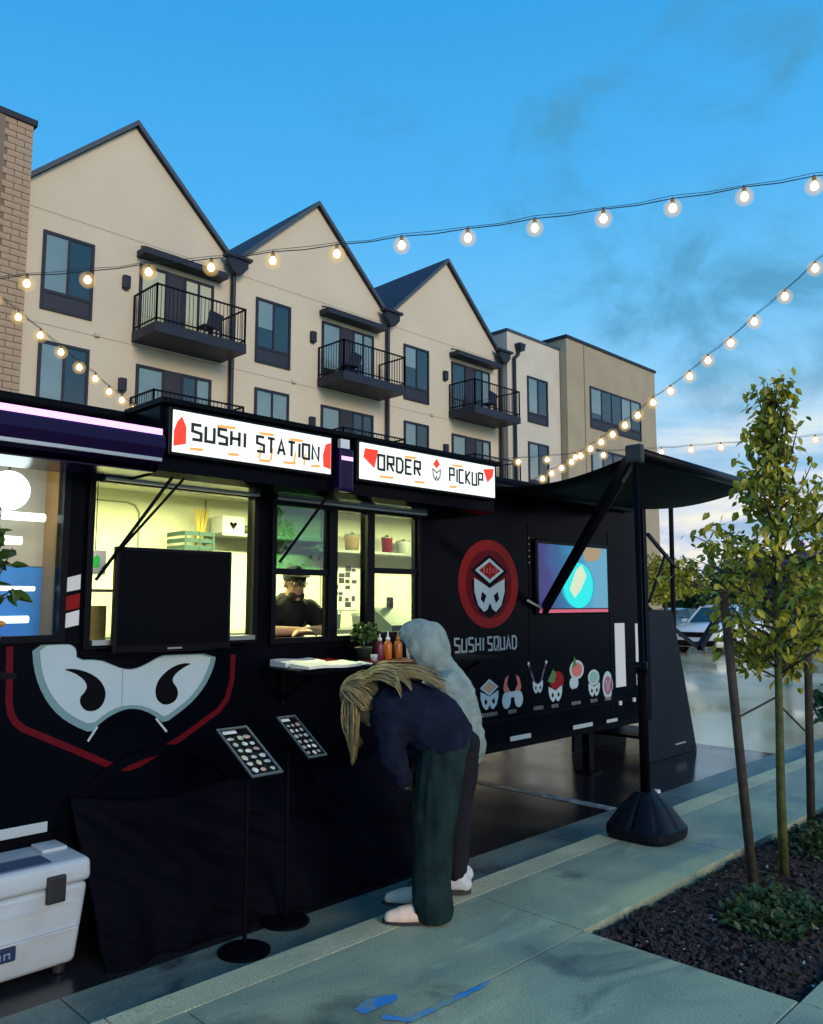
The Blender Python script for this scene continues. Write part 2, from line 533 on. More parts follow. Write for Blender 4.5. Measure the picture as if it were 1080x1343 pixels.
# foliage
def leaf_shape(l, w, fold=.25):
    return [(0, 0, 0), (w * .5, l * .35, fold * w * .5), (w * .36, l * .7, fold * w * .36), (0, l, 0), (-w * .36, l * .7, fold * w * .36), (-w * .5, l * .35, fold * w * .5), (0, l * .4, 0)], \
           [(0, 1, 6), (1, 2, 6), (2, 3, 6), (3, 4, 6), (4, 5, 6), (5, 0, 6)]
LV, LF = leaf_shape(1, .55)
LV = [Vector(v) for v in LV]
def add_leaf(mb, p, size, rnd, droop=.5):
    e = Euler((rnd.uniform(-.9, .5) - droop, rnd.uniform(-.8, .8), rnd.uniform(0, 6.283)))
    q = e.to_matrix()
    p = Vector(p)
    mb.add([p + q @ (v * size) for v in LV], LF)
def simple_crown(mb, c, rx, ry, rz, n, size, rnd, clumps=14):
    cl = []
    for _ in range(clumps):
        u = Vector((rnd.gauss(0, 1), rnd.gauss(0, 1), rnd.gauss(0, 1))).normalized() * rnd.uniform(.25, .9)
        cl.append((u, rnd.uniform(.28, .55)))
    for _ in range(n):
        u, r = rnd.choice(cl)
        v = Vector((rnd.gauss(0, 1), rnd.gauss(0, 1), rnd.gauss(0, 1))).normalized() * r * rnd.uniform(.5, 1) ** .5
        w = u + v
        add_leaf(mb, (c[0] + w.x * rx, c[1] + w.y * ry, c[2] + w.z * rz), size * rnd.uniform(.6, 1.2), rnd)

# ================================================================== ground, road, pavement
RZ = -.12
g = box('ground', -900, 1500, -900, 1500, -1.2, RZ - .012, LOT); kind(g, 'structure')
rd = MB().add([(-60, 3.72, RZ), (9.7, 3.72, RZ), (9.7, 20.5, RZ), (-60, 20.5, RZ)], [(0, 1, 2, 3)]).build('road', ROAD); kind(rd, 'structure')
lot = MB().add([(9.7, 3.72, RZ + .001), (120, 3.72, RZ + .001), (120, 60, RZ + .001), (9.7, 60, RZ + .001)], [(0, 1, 2, 3)]).build('parking_lot', LOT); kind(lot, 'structure')
ln = box('painted_line', 6.12, 6.23, 3.74, 8.6, RZ, RZ + .005, LINEW); kind(ln, 'structure')
JX = [-3.55, -1.77, .01, 1.79, 3.57, 5.35, 7.13, 8.91, 10.69, 12.47, 14.25, 16.03, 17.81, 19.59]
sw = box('sidewalk', -30, 60, -9, 3.02, -.25, -.06, CONC); kind(sw, 'structure')
def slab(x0, x1, y0, y1, m, name, par, z1=0.0, z0=-.07):
    gp = .004
    return box(name, x0 + gp, x1 - gp, y0 + gp, y1 - gp, z0, z1, m, par, b=.0035)
for a, b in zip(JX[:-1], JX[1:]):
    slab(a, b, 2.34, 3.02, CONC, 'slab', sw)
    slab(a, b, -.45, 1.33, CONC, 'slab', sw)
    if b < 3.6:
        slab(a, b, 1.33, 2.34, CONC, 'slab', sw)
slab(19.59, 60, 1.2, 3.02, CONC, 'slab', sw)
slab(-30, -3.55, -.45, 3.02, CONC, 'slab', sw)
kb = box('kerb', -30, 60, 3.03, 3.195, -.3, -.14, CONCK); kind(kb, 'structure')
KX = [-3.8 + 1.78 * k for k in range(14)]
for a, b in zip(KX[:-1], KX[1:]):
    slab(a, b, 3.02, 3.20, CONCK, 'kerbstone', kb, z1=-.001, z0=-.2)
slab(KX[-1], 60, 3.02, 3.20, CONCK, 'kerbstone', kb, z1=-.001, z0=-.2)
gt = box('gutter', -30, 60, 3.21, 3.73, -.3, -.19, GUTTER); kind(gt, 'structure')
GX = [-3.75 + 1.78 * k for k in range(14)] + [60]
for a, b in zip(GX[:-1], GX[1:]):
    slab(a, b, 3.195, 3.735, GUTTER, 'gutter_slab', gt, z1=RZ + .004, z0=-.2)
# blue survey paint
bl = MB()
for pts in ([(2.254, 2.551), (2.35, 2.586), (2.466, 2.523), (2.43, 2.486), (2.347, 2.492), (2.264, 2.499)], [(2.31, 2.452), (2.362, 2.362), (2.524, 2.347), (2.827, 2.331), (2.779, 2.309), (2.528, 2.315), (2.35, 2.325), (2.282, 2.423)]):
    rag = []
    for (xa, ya), (xb, yb_) in zip(pts, pts[1:] + pts[:1]):
        for q_ in range(12):
            t_ = q_ / 12
            x_, y_ = xa + (xb - xa) * t_, ya + (yb_ - ya) * t_
            nv_ = noise.noise_vector(Vector((x_ * 38, y_ * 38, 2))) * .011
            rag.append((x_ + nv_.x, y_ + nv_.y))
    bl.add([(x, y, .003) for x, y in rag], [tuple(range(len(rag)))])
kind(bl.build('pavement_paint_mark', BLUEP), 'structure')
# planting bed
bed = MB()
nx, ny = 60, 16
for i in range(nx + 1):
    for j in range(ny + 1):
        x = 3.59 + i * (16.0 / nx) ** 1.0
        y = 1.335 + j * (2.335 - 1.335) / ny
        edge = min((x - 3.59), y - 1.335, 2.335 - y)
        bed.v.append((x, y, -.05 + min(.06, max(0, edge) * .3) + .014 * noise.noise(Vector((x * 5, y * 5, 0)))))
for i in range(nx):
    for j in range(ny):
        a = i * (ny + 1) + j
        bed.f.append((a, a + ny + 1, a + ny + 2, a + 1))
bedo = bed.build('planting_bed', SOIL, smooth=True); kind(bedo, 'structure')
rnd = random.Random(4)
mu = MB()
cube_v = [(-1, -1, -1), (1, -1, -1), (1, 1, -1), (-1, 1, -1), (-1, -1, 1), (1, -1, 1), (1, 1, 1), (-1, 1, 1)]
cube_f = [(0, 3, 2, 1), (4, 5, 6, 7), (0, 1, 5, 4), (1, 2, 6, 5), (2, 3, 7, 6), (3, 0, 4, 7)]
def chips(n, smin, smax, m, name):
    mb = MB()
    for _ in range(n):
        x = 3.6 + rnd.random() ** 1.6 * 7; y = rnd.uniform(1.35, 2.32)
        e = min(x - 3.59, y - 1.335, 2.335 - y)
        z = -.045 + min(.06, e * .3) + .014 * noise.noise(Vector((x * 5, y * 5, 0)))
        q = Euler((rnd.uniform(-.6, .6), rnd.uniform(-.6, .6), rnd.uniform(0, 6.3))).to_matrix()
        s = rnd.uniform(smin, smax)
        sx = Vector((s, s * rnd.uniform(.3, .7), s * .3))
        mb.add([Vector((x, y, z + .006)) + q @ Vector((a * sx.x, b * sx.y, c * sx.z)) for a, b, c in cube_v], cube_f)
    o = mb.build(name, m, bedo); kind(o, 'stuff')
chips(5200, .006, .02, mat('dark_bark_chip', (.03, .02, .02), .9, var=.5, vscale=30), 'bark_mulch')
chips(260, .004, .010, mat('pale_wood_chip', (.32, .28, .27), .8, var=.3, vscale=30), 'pale_chips')

# ================================================================== apartment buildings
FY = 23.0
apt = thing('apartment_building', (18, FY, RZ), 'cream stuccoed apartment building with three steep gables and dark balconies', 'building')
XV = [7.35, 14.57, 21.79, 29.01]
EAVE, APEX = 13.0, 16.4
for k in range(3):
    x0, x1 = XV[k], XV[k + 1]
    xa = (x0 + x1) / 2
    MB().prism([(x0, RZ), (x1, RZ), (x1, EAVE), (xa, APEX), (x0, EAVE)], FY, FY + 12).build('gable_wall', STUCCO, apt)
    jt = MB()
    for zj in (12.75, 9.42, 6.2, 3.0):
        jt.box(x0 + .02, x1 - .02, FY - .008, FY, zj - .012, zj + .012)
    jt.build('control_joint', mat('stucco_joint', (.44, .37, .29), .9), apt)
    rf = MB()
    t = .16
    for (xe, s) in ((x0, -1), (x1, 1)):
        rf.prism([(xe, EAVE + .03), (xa, APEX + .03), (xa, APEX + .03 + t), (xe, EAVE + .03 + t)], FY - .14, FY + 12.2)
    rfo = rf.build('roof', ROOFM, apt)
    ft = MB()
    for xe in (x0, x1):
        ft.prism([(xe, EAVE + .01), (xa, APEX + .01), (xa, APEX + .18), (xe, EAVE + .18)], FY - .19, FY - .142)
    ft.build('fascia', TRIM, rfo)
# flat roofed link with parapet
LX0, LX1, LY, LT = 29.35, 33.6, 22.75, 14.25
MB().box(LX0, LX1, LY, FY + 11, RZ, LT).build('link_wall', STUCCO_W, apt)
MB().box(LX0 - .06, LX1, LY - .06, FY + 11, LT, LT + .12).build('parapet_cap', TRIM, apt)

WR = random.Random(6)
def window(par, x0, x1, z0, z1, y, panes=2, spandrel=0.0, lit=None, mullion=.07, blinds=(1, 0)):
    fr = MB()
    w = .09
    zb = z0 + spandrel
    fr.box(x0, x1, y - .06, y + .02, z1 - w, z1); fr.box(x0, x1, y - .06, y + .02, z0, z0 + w)
    fr.box(x0, x0 + w, y - .06, y + .02, z0 + w, z1 - w); fr.box(x1 - w, x1, y - .06, y + .02, z0 + w, z1 - w)
    if spandrel:
        fr.box(x0 + w, x1 - w, y - .055, y + .02, zb - w / 2, zb + w / 2)
    pw = (x1 - x0 - 2 * w) / panes
    for k in range(1, panes):
        xm = x0 + w + pw * k
        fr.box(xm - mullion / 2, xm + mullion / 2, y - .055, y + .02, (zb + w / 2 if spandrel else z0 + w), z1 - w)
    f = fr.build('window', DKFRAME, par)
    for k in range(panes):
        xa = x0 + w + pw * k; xb = xa + pw
        zz0 = zb + w / 2 if spandrel else z0 + w
        MB().box(xa, xb, y - .032, y - .028, zz0, z1 - w).build('pane', WGLASS, f)
        b = blinds[k % len(blinds)]
        m = (BLIND if b == 1 else DARKIN if b == 0 else BLIND_L)
        zs = zz0
        if b == 1 and WR.random() < .55:
            zs = zz0 + (z1 - w - zz0) * WR.choice((.18, .3, .42, .5))
            MB().box(xa, xb, y - .012, y - .004, zz0, zs).build('dark_room', DARKIN, f)
        MB().box(xa, xb, y - .012, y - .004, zs, z1 - w).build('blind', m, f)
    if spandrel:
        MB().box(x0 + w, x1 - w, y - .03, y - .01, z0 + w, zb - w / 2).build('spandrel_panel', SPANDREL, f)
    return f
def wall_lamp(par, x, z, y):
    mb = MB().bbox(x - .11, x + .11, y - .16, y, z - .2, z + .2, .02)
    mb.box(x - .06, x + .06, y - .13, y - .03, z - .23, z - .2)
    return mb.build('wall_lamp', DKFRAME, par)
def balcony(par, x0, x1, zb, lit=(1, 0, 2)):
    yf = FY - 1.5
    b = MB().box(x0, x1, yf, FY - .01, zb, zb + .30).build('balcony', DKFRAME, par)
    MB().box(x0 + .05, x1 - .05, yf + .05, FY - .02, zb + .3, zb + .33).build('deck', SPANDREL, b)
    rl = MB()
    zt = zb + 1.45
    for (p, q) in (((x0 + .04, FY - .05), (x0 + .04, yf + .04)), ((x0 + .04, yf + .04), (x1 - .04, yf + .04)), ((x1 - .04, yf + .04), (x1 - .04, FY - .05))):
        rl.bar((*p, zt), (*q, zt), .045, .05)
        rl.bar((*p, zb + .42), (*q, zb + .42), .04, .04)
        L = math.dist(p, q); n = int(L / .13)
        for k in range(n + 1):
            t = k / n
            rl.bar((p[0] + (q[0] - p[0]) * t, p[1] + (q[1] - p[1]) * t, zb + .3), (p[0] + (q[0] - p[0]) * t, p[1] + (q[1] - p[1]) * t, zt), .015)
        for e in (p, q):
            rl.bar((*e, zb + .3), (*e, zt + .03), .05)
    rl.build('railing', BLKMET, b)
    # glazed doors
    d0, d1 = x0 + .18, x1 - .35
    zd0, zd1 = zb + .33, zb + 2.55
    window(par, d0, d0 + .95, zd0, zd1, FY, 1, blinds=(lit[0],))
    MB().box(d0 + .955, d0 + 1.5, FY - .05, FY + .01, zd0, zd1).build('panel', SPANDREL, par)
    window(par, d0 + 1.505, d1, zd0, zd1, FY, 2, blinds=lit[1:])
    return b
for k in range(3):
    ox = 7.22 * k
    window(apt, 8.33 + ox, 9.82 + ox, 9.84, 12.16, FY, 2, .55, blinds=(1, 0))
    window(apt, 8.35 + ox, 9.80 + ox, 6.62, 8.95, FY, 2, .55, blinds=(1, 0) if k != 1 else (1, 1))
    window(apt, 8.35 + ox, 9.80 + ox, 3.4, 5.7, FY, 2, .55, blinds=(1, 0))
    for j, zb in enumerate((9.5, 6.3)):
        balcony(apt, 11.08 + ox, 14.22 + ox, zb, [(2, 2, 2), (1, 1, 1), (0, 0, 1)][k] if j == 0 else [(1, 0, 1), (1, 0, 0), (1, 0, 1)][k])
    vs = MB().box(11.15 + ox, 14.1 + ox, FY - .55, FY, 12.22, 12.42); vs.bar((11.3 + ox, FY - .5, 12.42), (11.3 + ox, FY, 12.62), .05); vs.bar((13.95 + ox, FY - .5, 12.42), (13.95 + ox, FY, 12.62), .05)
    vs.build('door_visor', DKFRAME, apt)
    wall_lamp(apt, 10.82 + ox, 11.3, FY)
    wall_lamp(apt, 10.82 + ox, 8.1, FY)
    # downpipe with hopper at the valley to the right
    xv = XV[k + 1]
    dp = MB().tube([(xv, FY - .12, 12.75), (xv, FY - .12, RZ)], .085, 10)
    dp.prism([(xv - .38, 13.1), (xv + .38, 13.1), (xv + .38, 12.86), (xv + .15, 12.6), (xv - .15, 12.6), (xv - .38, 12.86)], FY - .42, FY - .19)
    dp.box(xv - .5, xv + .5, FY - .5, FY - .19, 13.1, 13.2)
    dp.build('downpipe', DKFRAME, apt)
    vn = MB().lathe((10.0 + ox, FY - .03, 9.45), [(.09, -.05), (.09, .05)], 10); vn.build('wall_vent', STUCCO_W, apt)
window(apt, 30.85, 32.5, 10.15, 12.4, LY, 2, .45, blinds=(1, 0))
MB().box(30.95, 32.4, LY - .011, LY - .006, 10.7, 11.5).build('lit_blind', BLIND_L, apt)
window(apt, 30.85, 32.5, 6.9, 9.2, LY, 2, .45, blinds=(1, 0))
dp = MB().tube([(29.75, LY - .12, 13.0), (29.75, LY - .12, RZ)], .08, 10)
dp.tube([(30.1, LY - .14, 13.45), (30.0, LY - .14, 13.2), (29.75, LY - .12, 13.0)], .08, 10)
dp.prism([(29.9, 13.75), (30.35, 13.75), (30.25, 13.4), (30.0, 13.4)], LY - .35, LY - .02)
dp.build('downpipe', DKFRAME, apt)

tp = thing('taupe_block', (38, 22.4, RZ), 'taupe flat-roofed block with a wide dark framed window', 'building')
TY = 22.35
MB().box(33.65, 42.7, TY, FY + 12, RZ, 14.85).build('wall', TAUPE, tp)
MB().box(33.58, 42.78, TY - .07, FY + 12, 14.85, 15.0).build('parapet_cap', DKFRAME, tp)
MB().box(35.2, 35.28, TY - .012, TY + .01, 0, 14.8).build('wall_joint', MORTAR, tp)
for zz in (0, -3.25):
    window(tp, 35.7, 40.9, 10.55 + zz, 12.75 + zz, TY, 5, .5, blinds=(1, 0, 0, 1, 1))

bb = thing('brick_building', (5, 22.6, RZ), 'tan block brick building end with dark parapet cap beside the first gable', 'building')
BY = 22.6
MB().box(-4, 7.78, BY, FY + 10, RZ, 14.85).build('wall', MORTAR, bb)
MB().box(-4, 7.86, BY - .1, FY + 10, 14.85, 15.02).build('parapet_cap', DKFRAME, bb)
window(bb, 5.4, 6.85, 11.2, 13.2, BY - .02, 2, .5)
window(bb, 5.4, 6.85, 8.0, 10.0, BY - .02, 2, .5)
MB().box(6.86, 7.02, BY - .06, BY, 7.8, 14.84).build('pilaster_strip', MORTAR, bb)
bme = MB().bbox(-.215, .215, -.02, .05, -.085, .085, .008).mesh('brick')
bme.materials.append(BRICK)
row = 0
z = 7.0
nb = 0
while z < 14.8:
    x = 7.78 - .22 - (.225 if row % 2 else 0)
    while x > 6.9:
        if True:
            o = bpy.data.objects.new('brick', bme)
            COL.objects.link(o)
            o.location = (x, BY - .01 - .004 * random.random(), z)
            attach(o, bb)
            nb += 1
        x -= .45
    if row % 2:
        o = bpy.data.objects.new('brick', bme); COL.objects.link(o); o.location = (7.78 - .11, BY - .012, z); o.scale = (.48, 1, 1); attach(o, bb)
    z += .185; row += 1
lb = MB().box(-4, 6.05, BY - .02, BY, RZ, 14.84); lb.build('brick_face', BRICK, bb)
lb = MB().box(6.05, 7.78, BY - .02, BY, RZ, 6.9); lb.build('brick_face', BRICK, bb)

# ================================================================== food trailer
WY = 4.35
tr = thing('food_trailer', (3.6, 5.5, RZ), 'black food trailer with lit serving windows and white mask graphic', 'food trailer')
X0, X1, ZB, ZT = -1.2, 7.97, .40, 2.62
OP = [(.55, 1.745, 1.43, 2.37), (1.915, 2.95, 1.385, 2.26), (3.125, 3.57, 1.37, 2.235), (3.64, 3.92, 1.37, 2.24), (3.99, 4.445, 1.385, 2.24)]
wallm = MB()
xs = X0
for (a, b, c, d) in OP:
    wallm.box(xs, a, WY, WY + .05, ZB, ZT)
    wallm.box(a, b, WY, WY + .05, ZB, c); wallm.box(a, b, WY, WY + .05, d, ZT)
    xs = b
wallm.box(xs, X1, WY, WY + .05, ZB, ZT)
wallm.build('side_wall', PAINT, tr)
IW = mat('cream_kitchen_wall', (.74, .74, .60), .5, var=.04, vscale=2)
bd = MB()
bd.box(X0, X1, 6.60, 6.65, ZB, ZT); bd.box(X0, X0 + .05, WY + .052, 6.6, ZB, ZT); bd.box(X1 - .05, X1, WY + .052, 6.6, ZB, ZT)
bd.build('body', PAINT, tr)
MB().box(X0, X1, WY + .052, 6.6, ZB - .02, ZB + .05).build('floor_pan', PAINT2, tr)
MB().bbox(X0 - .02, X1 + .02, WY - .02, 6.67, ZT + .002, ZT + .06, .02).build('roof', PAINT2, tr)
ins = MB()
ins.box(1.86, X1 - .06, 6.5, 6.55, .5, 2.58); ins.box(1.82, 1.86, WY + .07, 6.5, .5, 2.58)
ins.box(X1 - .11, X1 - .06, WY + .07, 6.5, .5, 2.58)
ins.build('kitchen_wall', IW, tr)
MB().box(1.86, X1 - .11, WY + .07, 6.5, 2.54, 2.58).build('kitchen_ceiling', IW, tr)
MB().box(1.86, X1 - .11, WY + .07, 6.5, .46, .5).build('kitchen_floor', mat('kitchen_floor', (.25, .25, .2), .6), tr)
# corner and edge trims, belt rail
tm = MB()
tm.box(X1 - .06, X1 + .015, WY - .015, WY, ZB, ZT); tm.box(X0, X1, WY - .012, WY, ZB - .03, ZB + .03); tm.box(X0, 1.9, WY - .010, WY, 1.385, 1.405)
tm.build('edge_trim', PAINT2, tr)
pb = MB()
for zz in (1.02, .62):
    pb.box(4.55, X1 - .07, WY - .004, WY, zz - .006, zz + .006)
for xx in (4.52, 5.88, 7.22):
    pb.box(xx - .006, xx + .006, WY - .004, WY, ZB + .04, 2.3)
pb.build('panel_seam', PAINT2, tr)
# window frames and sashes
TG = glass_mat('serving_glass', (.93, .97, .93), .07)
TGG = glass_mat('green_reflection_glass', (.30, .52, .42), .14)  # greenish reflection in the upper sash is put into the tint
def tframe(a, b, c, d, w=.035, sash=None):
    f = MB()
    f.box(a - w, b + w, WY - .03, WY - .001, d, d + w); f.box(a - w, b + w, WY - .03, WY - .001, c - w, c)
    f.box(a - w, a, WY - .03, WY - .001, c, d); f.box(b, b + w, WY - .03, WY - .001, c, d)
    fo = f.build('window', BLKMET, tr)
    if sash:
        s = MB(); s.box(a, b, WY - .02, WY + .02, sash - .02, sash + .02); s.box(a, a + .018, WY - .005, WY + .015, c, d); s.box(b - .018, b, WY - .005, WY + .015, c, d)
        s.build('sash', BLKMET, fo)
    return fo
fw = tframe(*OP[0]); MB().box(OP[0][0], OP[0][1], WY + .02, WY + .026, OP[0][2], OP[0][3]).build('pane', TG, fw)
fw = tframe(*OP[1])
st = MB().box(OP[1][0], OP[1][1], WY - .06, WY + .02, OP[1][2] - .015, OP[1][2] + .012); st.build('sill', STEEL, fw)
fw = tframe(*OP[2], sash=1.80)
MB().box(OP[2][0] + .018, OP[2][1] - .018, WY + .004, WY + .009, 1.82, OP[2][3]).build('pane', TGG, fw)
fw = tframe(*OP[3]); MB().box(OP[3][0], OP[3][1], WY + .02, WY + .025, OP[3][2], OP[3][3]).build('pane', TG, fw)
fw = tframe(*OP[4], sash=1.83)
for (c, d) in ((OP[4][2], 1.81), (1.85, OP[4][3])):
    MB().box(OP[4][0] + .018, OP[4][1] - .018, WY + .004, WY + .009, c, d).build('pane', TG, fw)
# header box that carries the light signs
HX0, HX1, HY = 2.09, 4.93, 3.97
hd = MB().prism_x([(WY, 2.28), (WY, 2.66), (HY, 2.66), (HY, 2.30), (HY + .1, 2.28)], HX0, HX1); hd.build('sign_header', PAINT, tr)
MB().box(HX0 - .02, HX1 + .03, HY - .06, WY, 2.662, 2.69).build('header_cap', PAINT2, tr)
gut = MB().box(1.95, 2.96, WY - .07, WY - .031, 2.268, 2.285); gut.box(3.1, 4.5, WY - .07, WY - .031, 2.262, 2.278); gut.build('drip_rail', STEEL, tr)
LSIGN = emit('lit_sign_face', (.93, 1.0, .93), 1.25)
SRED = mat('sign_red', (.5, .02, .01), .4, emis=(.85, .045, .015), estr=.9)
SORG = mat('sign_orange', (.5, .2, .05), .4, emis=(.9, .38, .08), estr=.9)
SBLK = mat('sign_black', (.008, .01, .012), .5)
def sign(x0, x1, z0, z1, text, kindn):
    y = HY - .062
    bx = MB().bbox(x0 - .022, x1 + .022, y + .004, HY - .001, z0 - .018, z1 + .018, .008).build('light_sign', BLKMET, tr)
    MB().box(x0, x1, y - .004, y + .003, z0, z1).build('face', LSIGN, bx)
    ink = MB(); ink2 = MB(); ink3 = MB(); red = MB(); red2 = MB(); red3 = MB(); org = MB()
    ya, yb = y - .0075, y - .0045
    H = z1 - z0; W = x1 - x0
    if kindn == 0:
        write(ink, 'SUSHI', x0 + .105 * W, z0 + .36 * H, .31 * W, .36 * H, .017, ya, yb)
        write(ink2, 'STATION', x0 + .49 * W, z0 + .32 * H, .42 * W, .38 * H, .016, ya, yb)
        red.prism([(x0 + .004, z0 + .03), (x0 + .07 * W, z0 + .05), (x0 + .07 * W, z0 + .62 * H), (x0 + .045 * W, z1 - .03), (x0 + .02 * W, z0 + .72 * H), (x0 + .004, z0 + .5 * H)], ya, yb)
        red2.prism([(x1 - .004, z0 + .03), (x1 - .055 * W, z0 + .04), (x1 - .06 * W, z0 + .5 * H), (x1 - .04 * W, z1 - .045), (x1 - .004, z1 - .03)], ya, yb)
        for (u, v, l) in ((.24, .82, .12), (.50, .82, .10), (.70, .80, .10), (.09, .15, .08), (.31, .16, .07), (.50, .12, .08), (.66, .16, .09), (.85, .18, .07)):
            org.prism([(x0 + u * W, z0 + v * H), (x0 + (u + l) * W, z0 + (v + .02) * H), (x0 + (u + l * .9) * W, z0 + (v - .05) * H), (x0 + (u + l * .1) * W, z0 + (v - .06) * H)], ya, yb)
        for u in (.50, .575, .73, .80):
            org.prism([(x0 + u * W, z0 + .14 * H), (x0 + (u + .012) * W, z0 + .14 * H), (x0 + (u + .02) * W, z0 + .45 * H), (x0 + (u + .01) * W, z0 + .45 * H)], ya + .001, yb)
    else:
        write(ink, 'ORDER', x0 + .115 * W, z0 + .33 * H, .29 * W, .40 * H, .017, ya, yb)
        write(ink2, 'PICKUP', x0 + .625 * W, z0 + .31 * H, .27 * W, .40 * H, .015, ya, yb)
        red.prism([(x0 + .03 * W, z0 + .85 * H), (x0 + .115 * W, z0 + .86 * H), (x0 + .09 * W, z0 + .34 * H), (x0 + .02 * W, z0 + .6 * H)], ya, yb)
        red2.prism([(x1 - .10 * W, z0 + .86 * H), (x1 - .01 * W, z0 + .93 * H), (x1 - .02 * W, z0 + .66 * H), (x1 - .065 * W, z0 + .46 * H)], ya, yb)
        cx, cz = x0 + .525 * W, z0 + .52 * H
        red3.prism([(cx - .035, cz + .055), (cx, cz + .095), (cx + .035, cz + .06), (cx, cz + .025)], ya, yb)
        ink3.stroke([(cx - .04, cz + .02), (cx - .035, cz - .03), (cx - .012, cz - .06), (cx, cz - .03), (cx + .012, cz - .06), (cx + .035, cz - .03), (cx + .04, cz + .02), (cx, cz - .005)], .008, ya, yb, closed=True)
        for (u, v, l) in ((.29, .84, .09), (.64, .84, .09), (.62, .17, .06), (.12, .16, .10), (.36, .16, .08)):
            org.prism([(x0 + u * W, z0 + v * H), (x0 + (u + l) * W, z0 + (v + .02) * H), (x0 + (u + l * .9) * W, z0 + (v - .05) * H), (x0 + (u + l * .1) * W, z0 + (v - .06) * H)], ya, yb)
    ink.build('lettering', SBLK, bx); ink2.build('lettering', SBLK, bx); red.build('red_ornament', SRED, bx); red2.build('red_ornament', SRED, bx)
    if ink3.v:
        ink3.build('mask_mark', SBLK, bx); red3.build('red_diamond', SRED, bx)
    org.build('orange_brush_mark', SORG, bx)
    return bx
sign(2.135, 3.225, 2.40, 2.628, 'SUSHI STATION', 0)
sign(3.47, 4.86, 2.40, 2.640, 'ORDER PICKUP', 1)
# purple lit housing between the signs
PURP = mat('purple_metallic', (.011, .0025, .036), .22, metal=0, spec=.22)
PLED = emit('purple_led', (.86, .42, 1.0), 1.9)
ph = MB().bbox(3.285, 3.41, HY - .08, HY - .002, 2.30, 2.58, .02).build('lamp_housing', PURP, tr)
MB().box(3.30, 3.395, HY - .084, HY - .081, 2.50, 2.525).build('led_strip', PLED, ph)
MB().box(3.31, 3.385, HY - .06, HY - .03, 2.581, 2.64).build('pale_bracket', WHITE, ph)
# purple hood over the left window
prof = [(WY, 2.30), (WY, 2.53), (4.0, 2.53), (3.93, 2.51), (3.89, 2.46), (3.885, 2.41), (3.91, 2.36), (3.97, 2.325), (4.1, 2.30)]
hood = MB().prism_x(prof, -1.15, 2.085).build('hood', PURP, tr)
MB().box(-1.14, 2.075, 3.905, 3.935, 2.478, 2.512).build('led_strip', PLED, hood)
MB().bar((-1.1, 3.9, 2.345), (2.07, 3.9, 2.345), .018, .018).build('chrome_strip', STEEL, hood)
MB().prism_x([(WY, 2.29), (4.0, 2.29), (4.0, 2.298), (WY, 2.298)], -1.1, 2.08).build('hood_underside', PURP, hood)
# gas struts of the raised hatch
gs = MB().tube([(2.19, 3.99, 2.28), (1.93, 4.31, 1.72)], .010, 8); gs.tube([(2.26, 3.99, 2.28), (1.965, 4.31, 1.78)], .008, 8); gs.build('gas_strut', BLKMET, tr)
gs = MB().tube([(3.30, 4.02, 2.28), (3.15, 4.32, 1.86)], .010, 8); gs.build('gas_strut', BLKMET, tr)
# --- graphics on the side
MASK_OUT = [(1.626,1.38),(1.81,1.382),(1.837,1.372),(1.857,1.353),(1.862,1.297),(1.986,1.291),(2.051,1.264),(2.117,1.235),(2.183,1.228),(2.25,1.249),(2.331,1.29),(2.373,1.3),(2.714,1.292),(2.696,1.205),(2.645,1.108),(2.572,1.028),(2.485,0.968),(2.38,0.909),(2.33,0.954),(2.26,0.994),(2.192,1.013),(2.126,1.01),(2.05,0.981),(1.989,0.94),(1.958,0.904),(1.866,0.949),(1.781,1.01),(1.719,1.082),(1.67,1.172),(1.64,1.265)]
MASK_IN = [(1.664,1.376),(1.811,1.378),(1.835,1.368),(1.854,1.35),(1.859,1.293),(1.986,1.286),(2.051,1.259),(2.117,1.231),(2.183,1.223),(2.25,1.244),(2.331,1.284),(2.373,1.295),(2.678,1.288),(2.66,1.214),(2.614,1.124),(2.545,1.046),(2.463,0.992),(2.383,0.945),(2.343,0.974),(2.273,1.013),(2.191,1.033),(2.112,1.031),(2.03,1.001),(1.957,0.946),(1.87,0.991),(1.797,1.046),(1.741,1.115),(1.7,1.192),(1.676,1.274)]
EYE_L = [(1.787,1.251),(1.852,1.25),(1.926,1.227),(1.991,1.185),(2.025,1.128),(2.027,1.08),(2.003,1.034),(1.96,1.017),(1.917,1.026),(1.888,1.062),(1.886,1.099),(1.913,1.125),(1.924,1.153),(1.904,1.19),(1.853,1.227)]
EYE_R = [(2.55,1.242),(2.476,1.246),(2.397,1.216),(2.336,1.162),(2.317,1.106),(2.326,1.055),(2.362,1.02),(2.405,1.014),(2.447,1.032),(2.465,1.069),(2.454,1.109),(2.429,1.136),(2.424,1.163),(2.449,1.193),(2.499,1.223)]
RED_PATH = [(1.518,1.378),(1.525,1.204),(1.528,1.104),(1.539,1.048),(1.563,1.003),(1.602,0.966),(1.835,0.846),(2.061,0.725),(2.126,0.702),(2.185,0.693),(2.244,0.707),(2.491,0.816),(2.743,0.954),(2.796,1.016),(2.827,1.13),(2.832,1.28)]
def decal(name, poly, lev, m, par):
    y = WY - .0015 * lev
    return MB().prism(poly, y - .0013, y).build(name, m, par)
def smooth_poly(p):
    q = []
    n = len(p)
    for i in range(n):
        a, b = Vector(p[i]), Vector(p[(i + 1) % n])
        q += [tuple(a * .75 + b * .25), tuple(a * .25 + b * .75)]
    return q
mk = decal('mask_graphic', smooth_poly(MASK_OUT), 1, TEALV, tr)
decal('mask_face', smooth_poly(MASK_IN), 2, PALEV, mk)
decal('mask_eye', smooth_poly(EYE_L), 3, BLACKV, mk); decal('mask_eye', smooth_poly(EYE_R), 3, BLACKV, mk)
